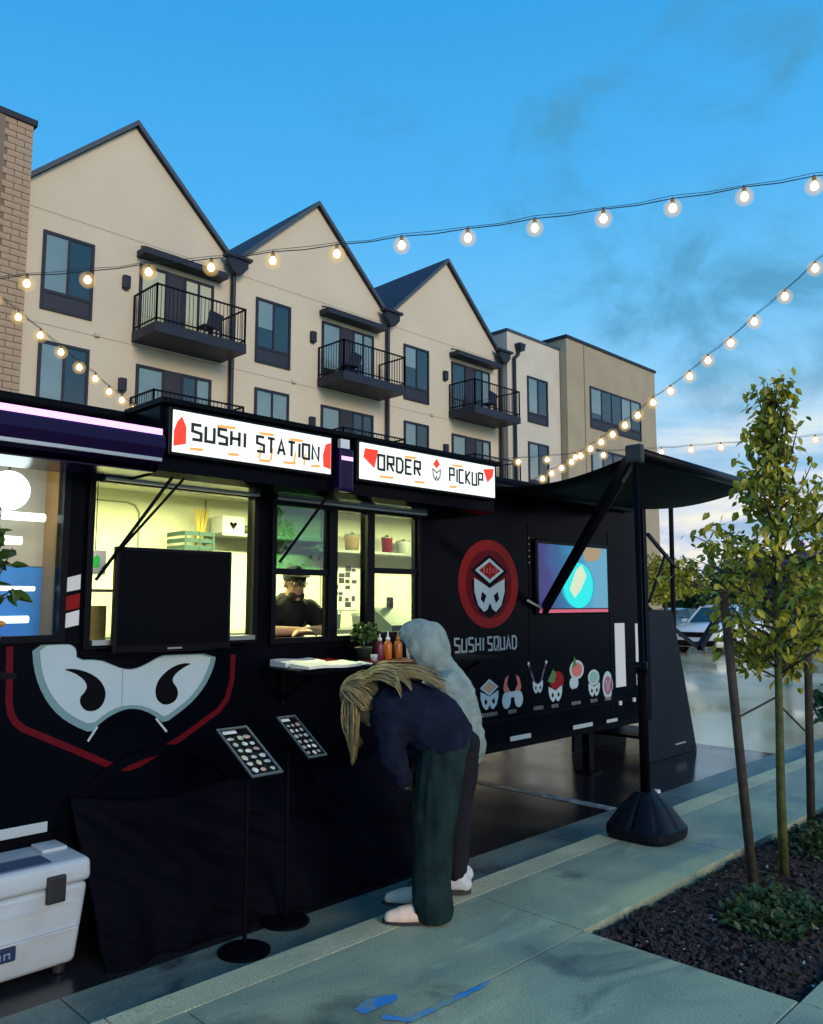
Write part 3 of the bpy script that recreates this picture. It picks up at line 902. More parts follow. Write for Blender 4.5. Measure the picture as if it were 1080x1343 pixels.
sm = MB().stroke([(1.94, .863), (1.989, .934)], .012, WY - .003, WY - .0015); sm.stroke([(2.4, .862), (2.33, .945)], .012, WY - .003, WY - .0015); sm.build('mask_whisker', PALEV, mk)
MB().stroke([(2.118, 1.229), (2.122, 1.03)], .003, WY - .0062, WY - .0048).build('mask_seam', TEALV, mk)
MB().stroke(RED_PATH, .034, WY - .003, WY - .001).build('red_outline', REDV2, tr)
lg = decal('round_emblem', circle_poly(5.325, 1.755, .395, .37, 40), 1, REDV, tr)
decal('emblem_ring', circle_poly(5.325, 1.752, .30, .29, 36), 2, REDV2, lg)
def small_mask(par, cx, cz, w, h, lev):
    p = [(-.5, .5), (-.25, .36), (0, .2), (.25, .36), (.5, .5), (.5, .1), (.38, -.3), (.2, -.5), (.08, -.42), (0, -.22), (-.08, -.42), (-.2, -.5), (-.38, -.3), (-.5, .1)]
    decal('mask_shape', [(cx + a * w, cz + b * h) for a, b in p], lev, PALEV, par)
    for s in (-1, 1):
        decal('mask_eye', [(cx + s * a * w, cz + b * h) for a, b in ((.12, -.02), (.26, .1), (.3, -.12), (.2, -.24))], lev + 1, BLACKV, par)
def diamond(par, cx, cz, w, h, lev, m1, m2):
    decal('diamond', [(cx - w, cz), (cx, cz - h), (cx + w, cz), (cx, cz + h)], lev, m1, par)
    decal('diamond_core', [(cx - w * .74, cz), (cx, cz - h * .7), (cx + w * .74, cz), (cx, cz + h * .7)], lev + 1, m2, par)
decal('emblem_shield', [(5.09, 1.79), (5.12, 1.62), (5.2, 1.52), (5.325, 1.47), (5.44, 1.52), (5.53, 1.62), (5.56, 1.79), (5.325, 1.7)], 3, BLACKV, lg)
decal('emblem_shield', [(5.08, 1.86), (5.325, 1.72), (5.57, 1.86), (5.325, 2.0)], 3, BLACKV, lg)
diamond(lg, 5.325, 1.865, .19, .105, 4, PALEV, REDV)
gr_ = MB()
for k in range(5):
    gr_.stroke([(5.245 + .04 * k, 1.835 + .012 * (k % 2)), (5.25 + .04 * k, 1.895 - .012 * (k % 2))], .010, WY - .0100, WY - .0084)
gr_.build('diamond_grain', PINKV, lg)
small_mask(lg, 5.325, 1.66, .40, .28, 4)
for tx, xa, wd in (('SUSHI', 4.885, .355), ('SQUAD', 5.30, .385)):
    lt = MB(); write(lt, tx, xa, 1.205, wd, .105, .017, WY - .003, WY - .0012)
    lt.build('lettering', mat('dim_pale_lettering', (.30, .36, .40), .5), tr)
# seven small characters-of-the-menu icons with captions
icons = [(5.311, .845), (5.62, .825), (5.985, .91), (6.25, .85), (6.585, .91), (6.895, .82), (7.145, .785)]
for k, (cx, cz) in enumerate(icons):
    ic = decal('menu_icon', [(cx - .055, cz - .11), (cx + .055, cz - .11), (cx + .04, cz - .12), (cx - .04, cz - .12)], 1, BLACKV, tr)
    if k in (0,):
        diamond(ic, cx, cz + .055, .12, .07, 1, PALEV, SALM); small_mask(ic, cx, cz - .05, .23, .15, 2)
    elif k == 1:
        for s in (-1, 1):
            decal('claw', [(cx + s * .03, cz + .02), (cx + s * .09, cz - .01), (cx + s * .125, cz + .05), (cx + s * .10, cz + .13), (cx + s * .05, cz + .16), (cx + s * .075, cz + .08)], 1, PINKV, ic)
            decal('shell', circle_poly(cx + s * .085, cz - .05, .06, .07, 16), 2, PALEV, ic)
        decal('bridge', [(cx - .06, cz - .03), (cx + .06, cz - .03), (cx + .06, cz + .02), (cx - .06, cz + .02)], 3, PALEV, ic)
    elif k == 2:
        for s in (-1, 1):
            MB().stroke([(cx + s * .05, cz - .01), (cx + s * .13, cz + .15)], .02, WY - .003, WY - .0015).build('chopstick', mat('muted_violet_vinyl', (.10, .08, .14), .5), ic)
            MB().ball((cx + s * .132, WY - .004, cz + .155), .016, 8, 5, (1, .3, 1)).build('chopstick_tip', PALEV, ic)
        small_mask(ic, cx, cz - .055, .15, .11, 2)
    elif k == 3:
        decal('chili', circle_poly(cx + .03, cz + .04, .11, .085, 18), 1, REDV, ic)
        decal('leaf_garnish', [(cx - .12, cz + .04), (cx - .03, cz + .15), (cx + .02, cz + .1), (cx - .02, cz + .02)], 2, GREENV, ic)
        small_mask(ic, cx, cz - .075, .21, .14, 3)
    elif k == 4:
        decal('bowl', circle_poly(cx - .03, cz - .06, .075, .06, 16), 1, PALEV, ic)
        decal('roll', circle_poly(cx + .02, cz + .06, .12, .09, 18), 2, PALEV, ic); decal('filling', circle_poly(cx + .02, cz + .06, .09, .065, 16), 3, PINKV, ic)
        decal('sprig', [(cx - .06, cz + .08), (cx - .02, cz + .19), (cx + .02, cz + .1)], 4, GREENV, ic)
    elif k == 5:
        decal('bun', circle_poly(cx, cz + .06, .10, .075, 18), 1, PALEV, ic); decal('bun_top', circle_poly(cx, cz + .06, .075, .055, 16), 2, mat('mint_vinyl', (.22, .42, .38), .5), ic)
        small_mask(ic, cx, cz - .055, .2, .13, 3)
    else:
        decal('egg', circle_poly(cx, cz + .005, .095, .135, 20), 1, PALEV, ic); decal('egg_face', circle_poly(cx, cz, .068, .09, 18), 2, mat('mauve_vinyl', (.34, .10, .20), .5), ic)
        MB().stroke([(cx - .03, cz + .05), (cx - .01, cz - .05), (cx + .03, cz + .05)], .014, WY - .0075, WY - .006).build('egg_mark', PALEV, ic)
    cap = MB()
    rr = random.Random(k)
    zc = .665 - .004 * k
    L = [.19, .11, .12, .11, .14, .12, .10][k]
    xx = cx - L / 2
    while xx < cx + L / 2:
        wd = rr.uniform(.012, .022)
        cap.stroke([(xx, zc), (xx, zc + .028), (xx + wd * .7, zc + .028), (xx + wd * .7, zc)], .006, WY - .003, WY - .0012)
        xx += wd + .012
    cap.build('caption', mat('grey_caption_vinyl', (.22, .24, .26), .5), ic)
# display screen sunk in the wall
scr = MB().bbox(5.95, 7.17, WY - .03, WY - .001, 1.49, 2.17, .012).build('display_screen', BLKMET, tr)
def emis_poly(name, poly, lev, col, s, par):
    y = WY - .031 - .0012 * lev
    return MB().prism(poly, y - .001, y).build(name, emit('screen_' + name, col, s), par)
def screen_picture():
    m = bpy.data.materials.new('screen_picture'); m.use_nodes = True
    nt = m.node_tree; b = nt.nodes['Principled BSDF']; b.inputs['Base Color'].default_value = (.01, .01, .01, 1)
    t = nt.nodes.new('ShaderNodeTexCoord'); sp = nt.nodes.new('ShaderNodeSeparateXYZ'); nt.links.new(t.outputs['Object'], sp.inputs[0])
    n = nt.nodes.new('ShaderNodeTexNoise'); n.inputs['Scale'].default_value = 4; n.inputs['Detail'].default_value = 2; nt.links.new(t.outputs['Object'], n.inputs['Vector'])
    mr = nt.nodes.new('ShaderNodeMapRange'); mr.inputs['From Min'].default_value = 5.98; mr.inputs['From Max'].default_value = 7.14; nt.links.new(sp.outputs['X'], mr.inputs[0])
    ad = nt.nodes.new('ShaderNodeMath'); ad.operation = 'MULTIPLY_ADD'; ad.inputs[1].default_value = .35; nt.links.new(n.outputs['Fac'], ad.inputs[0]); nt.links.new(mr.outputs[0], ad.inputs[2])
    cr_ = nt.nodes.new('ShaderNodeValToRGB'); e_ = cr_.color_ramp
    e_.elements[0].position = .1; e_.elements[0].color = (.03, .035, .16, 1); e_.elements[1].position = 1.2 / 1.25; e_.elements[1].color = (.14, .42, .62, 1)
    k_ = e_.elements.new(.45); k_.color = (.03, .14, .34, 1); k_ = e_.elements.new(.3); k_.color = (.055, .05, .24, 1); k_ = e_.elements.new(.75); k_.color = (.03, .34, .56, 1)
    nt.links.new(ad.outputs[0], cr_.inputs[0]); nt.links.new(cr_.outputs[0], b.inputs['Emission Color']); b.inputs['Emission Strength'].default_value = .85
    return m
MB().prism([(5.985, 1.545), (7.14, 1.545), (7.14, 2.13), (5.985, 2.13)], WY - .032, WY - .031).build('picture', screen_picture(), scr)
emis_poly('warm_glow', [(6.72, 2.02), (6.80, 1.99), (6.93, 2.0), (7.02, 2.05), (7.05, 2.127), (6.70, 2.127)], 2, (.62, .44, .24), .6, scr)
emis_poly('teal_halo', circle_poly(6.62, 1.76, .29, .212, 32), 1, (.01, .45, .55), .9, scr)
emis_poly('cyan_disc', circle_poly(6.62, 1.76, .25, .215, 32) , 2, (.0, .80, .80), 1.0, scr)
emis_poly('pale_fish', [(6.47, 1.72), (6.55, 1.64), (6.66, 1.72), (6.76, 1.85), (6.68, 1.96), (6.58, 1.9)], 3, (.75, .86, .62), .9, scr)
emis_poly('pink_bar', [(5.99, 1.505), (7.135, 1.505), (7.135, 1.535), (5.99, 1.535)], 2, (.75, .12, .22), .8, scr)
# reflectors, marker plates, pale vertical strips near the rear
for (a, b, c, d) in ((5.56, 5.85, .435, .475), (6.50, 6.83, .43, .468), (1.22, 1.742, .44, .492), (7.08, 7.28, .43, .462)):
    MB().bbox(a, b, WY - .022, WY - .013, c, d, .004).build('reflector_plate', mat('grey_reflector', (.42, .50, .52), .35), tr)
MB().box(7.295, 7.485, WY - .008, WY - .002, .755, 1.39).build('pale_strip', WHITE, tr)
MB().box(7.70, 7.80, WY - .008, WY - .002, .75, 1.38).build('pale_strip', WHITE, tr)
for (x, z) in ((7.35, .60), (7.62, .61)):
    MB().lathe((x, WY - .012, z), [(.02, -.02), (.02, .02)], 10).build('marker_light', WHITE, tr)
for zz, m in ((1.70, WHITE), (1.60, REDV), (1.51, WHITE)):
    MB().prism([(1.79, zz - .045), (1.862, zz - .03), (1.862, zz + .05), (1.79, zz + .03)], WY - .005, WY - .001).build('caution_stripe', m, tr)
# column of small lights next to the display
for k in range(5):
    MB().ball((5.88, WY - .006, 2.17 - .055 * k), .009, 8, 5).build('indicator_light', mat('grey_lens', (.3, .3, .33), .3), tr)
# wheel arch, wheels, axle, tongue
wa = MB()
pts = [(2.36 + .62 * math.cos(t), .15 + .62 * math.sin(t)) for t in [math.pi * k / 20 for k in range(21)]]
wa.stroke(pts, .05, WY - .03, WY - .001); wa.build('wheel_arch', PAINT, tr)
for wx in (2.0, 2.86, 3.7):
    n = 28
    for yy in (WY + .1, WY + 2.0):
        wh = MB(); vs = []
        wprof = [(.20, 0), (.33, 0), (.36, .03), (.36, .19), (.33, .22), (.20, .22)]
        base = len(wh.v)
        for r, dy in wprof:
            for k in range(n):
                a = 2 * math.pi * k / n
                vs.append((wx + r * math.cos(a), yy + dy, RZ + .36 + r * math.sin(a)))
        fs = [(i * n + k, i * n + (k + 1) % n, (i + 1) * n + (k + 1) % n, (i + 1) * n + k) for i in range(len(wprof) - 1) for k in range(n)]
        fs += [tuple(range(n)), tuple(range(5 * n, 6 * n))]
        wh.add(vs, fs)
        wh.build('wheel', mat('tyre_rubber', (.012, .012, .013), .8), tr)
for x in (7.3, -.6):
    jk = MB()
    jk.box(x - .04, x + .04, WY + .3, WY + .38, RZ, ZB - .02); jk.box(x - .1, x + .1, WY + .24, WY + .44, RZ, RZ + .02)
    jk.build('support_jack', BLKMET, tr)
MB().box(3.9, 7.0, 6.60, 6.62, RZ + .01, ZB).build('reflection_blocker', PAINT2, tr)  # added dark panel, hides the building's reflection on the road under the trailer
# serving counter
ct = MB().bbox(3.02, 4.95, 3.93, WY - .031, 1.165, 1.195, .006); ct.build('counter', PAINT2, tr)
for x in (3.2, 4.0, 4.8):
    cb = MB()
    cb.bar((x, WY - .01, .98), (x, 4.0, 1.165), .025); cb.bar((x, WY - .012, .95), (x, WY - .012, 1.165), .025)
    cb.build('counter_bracket', BLKMET, tr)
# awning over the rear half
aw = MB()
AX0, AX1 = 5.36, 7.62
nA, nB = 14, 8
for i in range(nA + 1):
    t = i / nA
    y = WY - .03 + (2.95 - WY + .03) * t
    z = 2.575 + .10 * t - .085 * math.sin(math.pi * t) * (1 - .2 * t)
    for j in range(nB + 1):
        u = j / nB
        aw.v.append((AX0 - .04 * t + (AX1 - AX0) * u, y, z - .03 * math.sin(math.pi * u) * math.sin(math.pi * t)))
for i in range(nA):
    for j in range(nB):
        a = i * (nB + 1) + j
        aw.f.append((a, a + 1, a + nB + 2, a + nB + 1))
awn = aw.build('awning', mat('black_awning_fabric', (.008, .009, .010), .7, spec=.12, bump=.1, bscale=200), tr, smooth=True)
sol = awn.modifiers.new('thickness', 'SOLIDIFY'); sol.thickness = .006
MB().tube([(AX0 - .06, 2.93, 2.68), (AX1 + .02, 2.93, 2.645)], .045, 14).build('front_bar', BLKMET, awn, True)
CAST = mat('grey_cast_end', (.016, .017, .020), .45)
MB().bbox(AX0 - .12, AX0 - .055, 2.87, 3.0, 2.60, 2.74, .02).build('bar_end_cap', CAST, awn)
ec = MB().bbox(AX1 + .025, AX1 + .07, 2.88, 2.99, 2.58, 2.71, .02); ec.build('bar_end_cap', CAST, awn)
MB().tube([(AX0 - .04, WY - .05, 2.585), (AX1, WY - .05, 2.57)], .04, 12).build('wall_rail', BLKMET, awn, True)
ar = MB().bar((AX0 - .09, 2.97, 2.64), (6.06, WY - .03, 1.53), .055, .075); ar.build('arm', BLKMET, awn)
ar = MB().bar((AX0 - .10, 2.93, 2.62), (5.70, 3.62, 2.10), .03, .02); ar.build('arm_channel', mat('grey_channel', (.10, .10, .11), .4), awn)
MB().bar((5.80, WY - .03, 1.62), (6.02, WY - .06, 1.535), .02, .02).build('arm_foot', STEEL, awn)

# kitchen light: ceiling tubes give the yellow-green glow
def kitchen_lamp(x, y, l, w, energy, col, where):
    lo = thing('ceiling_lamp', (x, y, 2.5), 'long tube lamp on the kitchen ceiling ' + where, 'lamp', 'kitchen tube lamps')
    MB().bbox(x - l / 2, x + l / 2, y - .07, y + .07, 2.505, 2.545, .008).build('housing', WHITE, lo)
    MB().box(x - l / 2 + .02, x + l / 2 - .02, y - .05, y + .05, 2.49, 2.504).build('tube', emit('kitchen_tube', col, 6), lo)
    ld = bpy.data.lights.new('kitchen_glow', 'AREA'); ld.shape = 'RECTANGLE'; ld.size = l; ld.size_y = .12; ld.energy = energy; ld.color = col
    lob = bpy.data.objects.new('kitchen_glow', ld); COL.objects.link(lob); lob.location = (x, y, 2.48); attach(lob, lo)
kitchen_lamp(3.0, 5.5, 1.4, .1, 80, (.95, 1, .44), 'behind the television window')
kitchen_lamp(4.6, 5.5, 1.4, .1, 76, (.95, 1, .46), 'behind the order windows')
kitchen_lamp(6.4, 5.5, 1.4, .1, 68, (.95, 1, .48), 'behind the red round emblem wall')
# ================================================================== inside the trailer
# lit display cabinet behind the left window
cb_ = thing('display_cabinet', (1.2, 4.6, .5), 'lit glass-fronted cabinet with globular lamp and blue panel behind the left window', 'cabinet')
GREYB = mat('beige_cabinet_back', (.55, .46, .38), .6, var=.08, vscale=3)
BLUEB = mat('blue_cabinet_back', (.01, .24, .80), .5, var=.12, vscale=4)
MB().box(.5, 1.80, 4.72, 4.74, 1.80, 2.45).build('back_panel', GREYB, cb_)
MB().box(.5, 1.80, 4.715, 4.735, 1.38, 1.795).build('lower_panel', BLUEB, cb_)
MB().box(1.80, 1.815, WY + .07, 4.74, 1.38, 2.45).build('side_panel', mat('orange_glow_side', (.42, .20, .04), .5), cb_)  # orange glow at the window edge is put into this panel's colour
MB().box(.5, 1.80, WY + .07, 4.74, 1.36, 1.378).build('shelf_board', BLUEB, cb_)
MB().box(.5, 1.80, WY + .07, 4.74, 2.45, 2.47).build('top_board', GREYB, cb_)
COOLW = emit('cool_white_glow', (.86, 1.0, 1.0), 4.0)
MB().ball((1.53, 4.52, 2.19), .105, 20, 14).build('globe_lamp', COOLW, cb_, True)
MB().tube([(1.53, 4.52, 2.28), (1.53, 4.52, 2.45)], .008, 8).build('globe_stem', STEEL, cb_)
for (a, b, z, r) in ((1.50, 1.715, 2.055, .022), (1.25, 1.60, 1.925, .022), (1.45, 1.68, 1.672, .012), (1.2, 1.655, 1.51, .018)):
    tb = MB().tube([(a, 4.5, z), (b, 4.5, z)], r, 12).build('tube_lamp', COOLW, cb_, True)
    MB().bar((a + .02, 4.5, z), (a + .02, 4.71, z), .012).build('lamp_bracket', STEEL, tb)

def simple(name, label, cat, m, fn, group=None, smooth=False):
    mb = MB(); fn(mb)
    return tag(mb.build(name, m, None, smooth), label, cat, group)
ICON = mat('teal_crate', (.03, .09, .085), .5)
# rear door outline with rounded corner (part of the kitchen wall)
MB().stroke([(2.5, .6), (2.5, 2.44), (3.15, 2.44), (3.22, 2.42), (3.26, 2.36), (3.26, .6)], .012, 6.488, 6.499).build('door_seam', mat('seam_grey', (.25, .26, .18), .6), tr)
MB().box(3.9, 5.2, 6.2, 6.498, 2.19, 2.215).build('wall_shelf', STEEL, tr)
crate = thing('plastic_crate', (3.66, 6.3, 2.05), 'dark teal plastic crate hanging on the kitchen wall', 'crate')
cm_ = MB()
for zz in (2.05, 2.11, 2.17):
    cm_.box(3.53, 3.82, 6.2, 6.215, zz, zz + .035); cm_.box(3.53, 3.545, 6.215, 6.498, zz, zz + .035); cm_.box(3.805, 3.82, 6.215, 6.498, zz, zz + .035)
for xx in (3.53, 3.67, 3.8):
    cm_.box(xx, xx + .02, 6.196, 6.2, 2.05, 2.205)
cm_.build('rim', ICON, crate); MB().box(3.545, 3.805, 6.215, 6.498, 2.04, 2.05).build('bottom', ICON, crate)
bxw = thing('carton', (4.05, 6.35, 2.215), 'white carton with a dark heart mark on the kitchen shelf', 'box')
MB().bbox(3.93, 4.16, 6.25, 6.45, 2.2155, 2.37, .006).build('carton_body', WHITE, bxw)
MB().prism([(4.04, 2.25), (4.08, 2.30), (4.065, 2.32), (4.04, 2.305), (4.015, 2.32), (4.0, 2.30)], 6.246, 6.249).build('print', BLACKV, bxw)
yb = thing('straw_bundle', (3.84, 6.3, 2.215), 'yellow bundle of sticks standing beside the white carton', 'bundle')
yv = MB()
for k in range(9):
    a = random.uniform(-.05, .05)
    yv.tube([(3.76 + a * .4, 6.35, 2.06), (3.80 + a * 1.7, 6.36, 2.42)], .008, 6)
yv.build('stick', mat('yellow_straw', (.55, .42, .08), .6), yb)
simple('bread_bag', 'soft green bag lying on the kitchen shelf by the carton', 'bag', mat('green_bag', (.16, .26, .12), .5), lambda m: m.ball((4.32, 6.36, 2.265), .11, 14, 10, (1.25, .8, .46)), smooth=True)
gs_ = thing('safety_notice', (2.05, 4.62, 1.78), 'white notice with a green figure hung near the serving window', 'notice')
MB().box(2.00, 2.115, 4.60, 4.604, 1.76, 1.90).build('sheet', WHITE, gs_)
MB().prism([(2.04, 1.80), (2.075, 1.80), (2.078, 1.855), (2.06, 1.875), (2.038, 1.855)], 4.596, 4.599).build('green_figure', mat('notice_green', (.03, .5, .08), .5, emis=(.02, .5, .06), estr=.3), gs_)
MB().bar((2.05, 4.602, 1.9), (2.05, 4.602, 2.54), .004).build('hanging_cord', BLKMET, gs_)
cs_ = thing('glass_case', (2.12, 4.68, 1.30), 'small glass food case standing on the inner counter', 'case')
for (a, b) in ((1.95, 4.56), (2.30, 4.56), (1.95, 4.82), (2.30, 4.82)):
    MB().box(a - .008, a + .008, b - .008, b + .008, 1.35, 1.66).build('case_post', STEEL, cs_)
MB().box(1.94, 2.31, 4.55, 4.83, 1.66, 1.675).build('case_top', STEEL, cs_)
MB().box(2.0, 2.14, 4.62, 4.75, 1.351, 1.58).build('tray_stack', mat('tan_trays', (.5, .36, .16), .6, var=.2, vscale=20), cs_)
MB().box(1.958, 2.292, 4.555, 4.559, 1.36, 1.655).build('case_glass', TG, cs_)
MB().bbox(1.87, 4.9, WY + .08, 4.98, 1.31, 1.35, .005).build('inner_counter', STEEL, tr)
hg = thing('wok_rack', (2.95, 5.2, 1.5), 'dark metal appliance beside the television seen through the window', 'appliance')
MB().bbox(3.05, 3.22, 5.0, 5.15, 1.35, 1.66, .01).build('appliance_body', mat('grey_green_metal', (.12, .15, .13), .5), hg)
MB().box(3.06, 3.21, 4.994, 4.999, 1.50, 1.62).build('appliance_door', DARKIN, hg)
MB().bbox(1.87, 7.5, 5.9, 6.48, 1.30, 1.345, .005).build('rear_counter', STEEL, tr)
sm_ = MB()
for xx in (2.2, 3.9, 4.6, 5.25, 5.95, 6.75, 7.3):
    sm_.box(xx - .006, xx + .006, 6.490, 6.499, 1.35, 2.53)
sm_.build('panel_seam', mat('seam_grey', (.25, .26, .18), .6), tr)
MB().box(5.0, 7.4, 6.22, 6.498, 2.10, 2.125).build('wall_shelf', STEEL, tr)
TUBS = [('white plastic tub on the rear kitchen counter by the wall poster', 5.18, 6.2, .075, .15, WHITE, 1.345), ('steel pot on the rear kitchen counter below the poster', 5.5, 6.15, .10, .13, STEEL, 1.345), ('tan container on the rear kitchen counter behind the worker', 4.75, 6.2, .08, .2, SALM, 1.345),
        ('green canister on the rear counter below the paper notice', 6.15, 6.2, .06, .17, GREENV, 1.345), ('steel mixing bowl on the rear counter near the register', 6.5, 6.2, .12, .09, STEEL, 1.345), ('red canister on the high shelf above the paper notice', 6.05, 6.36, .06, .16, REDV, 2.125), ('white tub on the high shelf beside the red canister', 6.3, 6.36, .08, .13, WHITE, 2.125), ('tan tub on the high shelf above the poster', 5.55, 6.36, .08, .16, SALM, 2.125)]
for lb_, tx, ty, tr_r, th_, tm_, tz in TUBS:
    tb_ = thing('kitchen_container', (tx, ty, tz), lb_, 'container', 'kitchen containers')
    MB().lathe((tx, ty, tz + .001), [(tr_r * .85, 0), (tr_r, th_ * .9), (tr_r * 1.06, th_ * .92), (tr_r * 1.06, th_)], 16).build('tub', tm_, tb_, True)
    MB().lathe((tx, ty, tz + th_ + .002), [(tr_r * 1.08, 0), (tr_r * 1.0, .015), (.02, .02), (.015, .035)], 16).build('lid', STEEL, tb_, True)
po = thing('menu_poster', (5.57, 6.49, 1.75), 'white poster with black picture blocks on the kitchen wall', 'poster')
MB().box(5.38, 5.76, 6.492, 6.498, 1.52, 2.0).build('sheet', WHITE, po)
pm = MB()
rr = random.Random(3)
for c in range(4):
    for r_ in range(7):
        if rr.random() < .72:
            pm.box(5.40 + c * .088, 5.40 + c * .088 + rr.uniform(.04, .08), 6.488, 6.491, 1.55 + r_ * .062, 1.55 + r_ * .062 + rr.uniform(.03, .058))
pm.build('print', mat('poster_print', (.03, .025, .03), .6), po)
pp = thing('paper_notice', (6.27, 6.49, 1.7), 'plain white paper sheet pinned on the kitchen wall', 'notice')
MB().box(6.06, 6.48, 6.493, 6.498, 1.53, 1.89).build('sheet', WHITE, pp)
pq = MB()
for k in range(9):
    pq.box(6.1 + .04 * (k % 2), 6.1 + rr.uniform(.15, .33), 6.490, 6.492, 1.56 + .033 * k, 1.566 + .033 * k)
pq.build('faint_lines', mat('faint_ink', (.45, .47, .42), .6), pp)
rg = thing('cash_register', (4.72, 4.8, 1.35), 'dark green cash register behind the order window', 'register')
MB().prism_x([(4.62, 1.35), (4.95, 1.35), (4.95, 1.52), (4.85, 1.56), (4.62, 1.42)], 4.45, 4.86).build('register_body', mat('dark_green_plastic', (.015, .04, .035), .4), rg)
MB().bar((4.66, 4.86, 1.5), (4.66, 4.86, 1.64), .04).build('register_stem', BLKMET, rg)
jr = thing('blue_jug', (3.92, 4.75, 1.35), 'pale blue water jug on the inner counter', 'jug')
MB().lathe((3.94, 4.75, 1.351), [(.05, 0), (.055, .05), (.055, .17), (.035, .22), (.03, .25)], 14).build('jug_body', mat('pale_blue_plastic', (.25, .42, .50), .3), jr, True)

# television hung in the big window
tv = thing('television', (2.38, 4.27, 1.33), 'large black switched-off television hung in front of the serving window', 'television')
MB().bbox(2.01, 2.742, 4.245, 4.285, 1.325, 1.905, .008).build('casing', BLKMET, tv)
MB().box(2.035, 2.717, 4.2415, 4.2445, 1.365, 1.885).build('screen', mat('tv_screen', (.0018, .0025, .0045), .2, spec=.05), tv)
MB().box(2.33, 2.42, 4.2415, 4.2445, 1.337, 1.347).build('maker_mark', mat('dim_grey', (.25, .26, .28), .4), tv)
MB().box(2.2, 2.55, 4.285, WY, 1.34, 1.38).build('mounting_bar', BLKMET, tv)

# ================================================================== things on the counter
rnd = random.Random(8)
def bottle(x, y, m, capm, label, h=.15):
    t = thing('sauce_bottle', (x, y, 1.195), label, 'bottle')
    MB().lathe((x, y, 1.195), [(.026, 0), (.03, .01), (.03, h * .72), (.022, h * .86), (.014, h * .9), (.014, h * .93)], 14).build('bottle_body', m, t, True)
    MB().lathe((x, y, 1.195), [(.016, h * .93), (.016, h * 1.05), (.006, h * 1.1), (.004, h * 1.34)], 12).build('nozzle_cap', capm, t, True)
bottle(3.90, 4.17, mat('red_sauce', (.16, .02, .05), .3), WHITE, 'dark red squeeze bottle with white cap by the herb pot')
bottle(3.98, 4.17, mat('orange_sauce', (.5, .13, .01), .3), WHITE, 'orange squeeze bottle with white cap next to the red one')
bottle(4.06, 4.15, mat('amber_sauce', (.38, .12, .015), .3), mat('amber_cap', (.4, .15, .03), .4), 'amber squeeze bottle with amber cap at the end of the row')
hb = thing('herb_pot', (3.77, 4.19, 1.195), 'bushy green herb in a dark pot on the counter', 'plant')
MB().lathe((3.77, 4.19, 1.195), [(.045, 0), (.06, .09), (.064, .095), (.06, .1)], 16).build('pot', mat('dark_pot', (.02, .03, .02), .6), hb, True)
hf = MB(); simple_crown(hf, (3.77, 4.19, 1.40), .11, .10, .12, 420, .045, rnd, 12)
kind(hf.build('foliage', LEAFH, hb), 'stuff')
MB().tube([(3.77, 4.19, 1.28), (3.77, 4.19, 1.42)], .008, 6).build('stem', BARK, hb)
PAPER = mat('white_paper', (.80, .80, .74), .6)
def sheet(x0, x1, y0, y1, z, rz, m, label, name='paper_menu', cat='paper', grp=None, thick=.003):
    cx, cy = (x0 + x1) / 2, (y0 + y1) / 2
    c, s = math.cos(rz), math.sin(rz)
    mb = MB()
    n = 6
    for j in range(2):
        for i in range(n + 1):
            for k in (y0, y1):
                dx, dy = x0 + (x1 - x0) * i / n - cx, k - cy
                mb.v.append((cx + dx * c - dy * s, cy + dx * s + dy * c, z + .004 * math.sin(i * 1.1) + (thick + .012 * (k == y1)) * j))
    for j in range(2):
        o = j * (n + 1) * 2
        for i in range(n):
            a = o + i * 2
            mb.f.append((a, a + 2, a + 3, a + 1) if j else (a, a + 1, a + 3, a + 2))
    u_ = (n + 1) * 2
    for i in range(n):
        a = i * 2
        mb.f.append((a, a + 2, a + 2 + u_, a + u_)); mb.f.append((a + 3, a + 1, a + 1 + u_, a + 3 + u_))
    mb.f.append((1, 0, u_, 1 + u_)); mb.f.append((2 * n, 2 * n + 1, 2 * n + 1 + u_, 2 * n + u_))
    return tag(mb.build(name, m), label, cat, grp)
sheet(3.06, 3.50, 3.90, 4.08, 1.20, .05, PAPER, 'white stack of paper menus lying at the front edge of the counter', thick=.016)
sheet(3.06, 3.36, 4.10, 4.28, 1.20, -.06, PAPER, 'white stack of paper menus lying against the trailer wall', thick=.028)
sheet(3.38, 3.54, 4.12, 4.26, 1.20, .2, REDV, 'red folded card lying beside the white menus', 'red_card', 'card', thick=.02)
sheet(3.53, 3.64, 3.95, 4.06, 1.20, .3, PAPER, 'small white slip of paper beside the red card')
sheet(3.66, 4.05, 3.94, 4.10, 1.20, 0, REDV2, 'dark red mat laid under the sauce bottles side of counter', 'counter_mat', 'mat')
cup = thing('paper_cup', (3.72, 4.03, 1.205), 'small white paper cup standing on the red mat', 'cup')
MB().lathe((3.72, 4.03, 1.205), [(.018, 0), (.024, .045), (.025, .05)], 12).build('cup_body', WHITE, cup, True)
nd = thing('napkin_holder', (4.22, 4.12, 1.195), 'white napkin holder with red sauce cups at the counter end', 'holder')
MB().bbox(4.15, 4.29, 4.08, 4.16, 1.196, 1.31, .006).build('napkin_box', WHITE, nd)
MB().box(4.17, 4.27, 4.076, 4.079, 1.22, 1.26).build('dark_slot', BLACKV, nd)
MB().lathe((4.2, 4.03, 1.196), [(.03, 0), (.035, .05), (.03, .05)], 12).build('sauce_cup', REDV, nd)

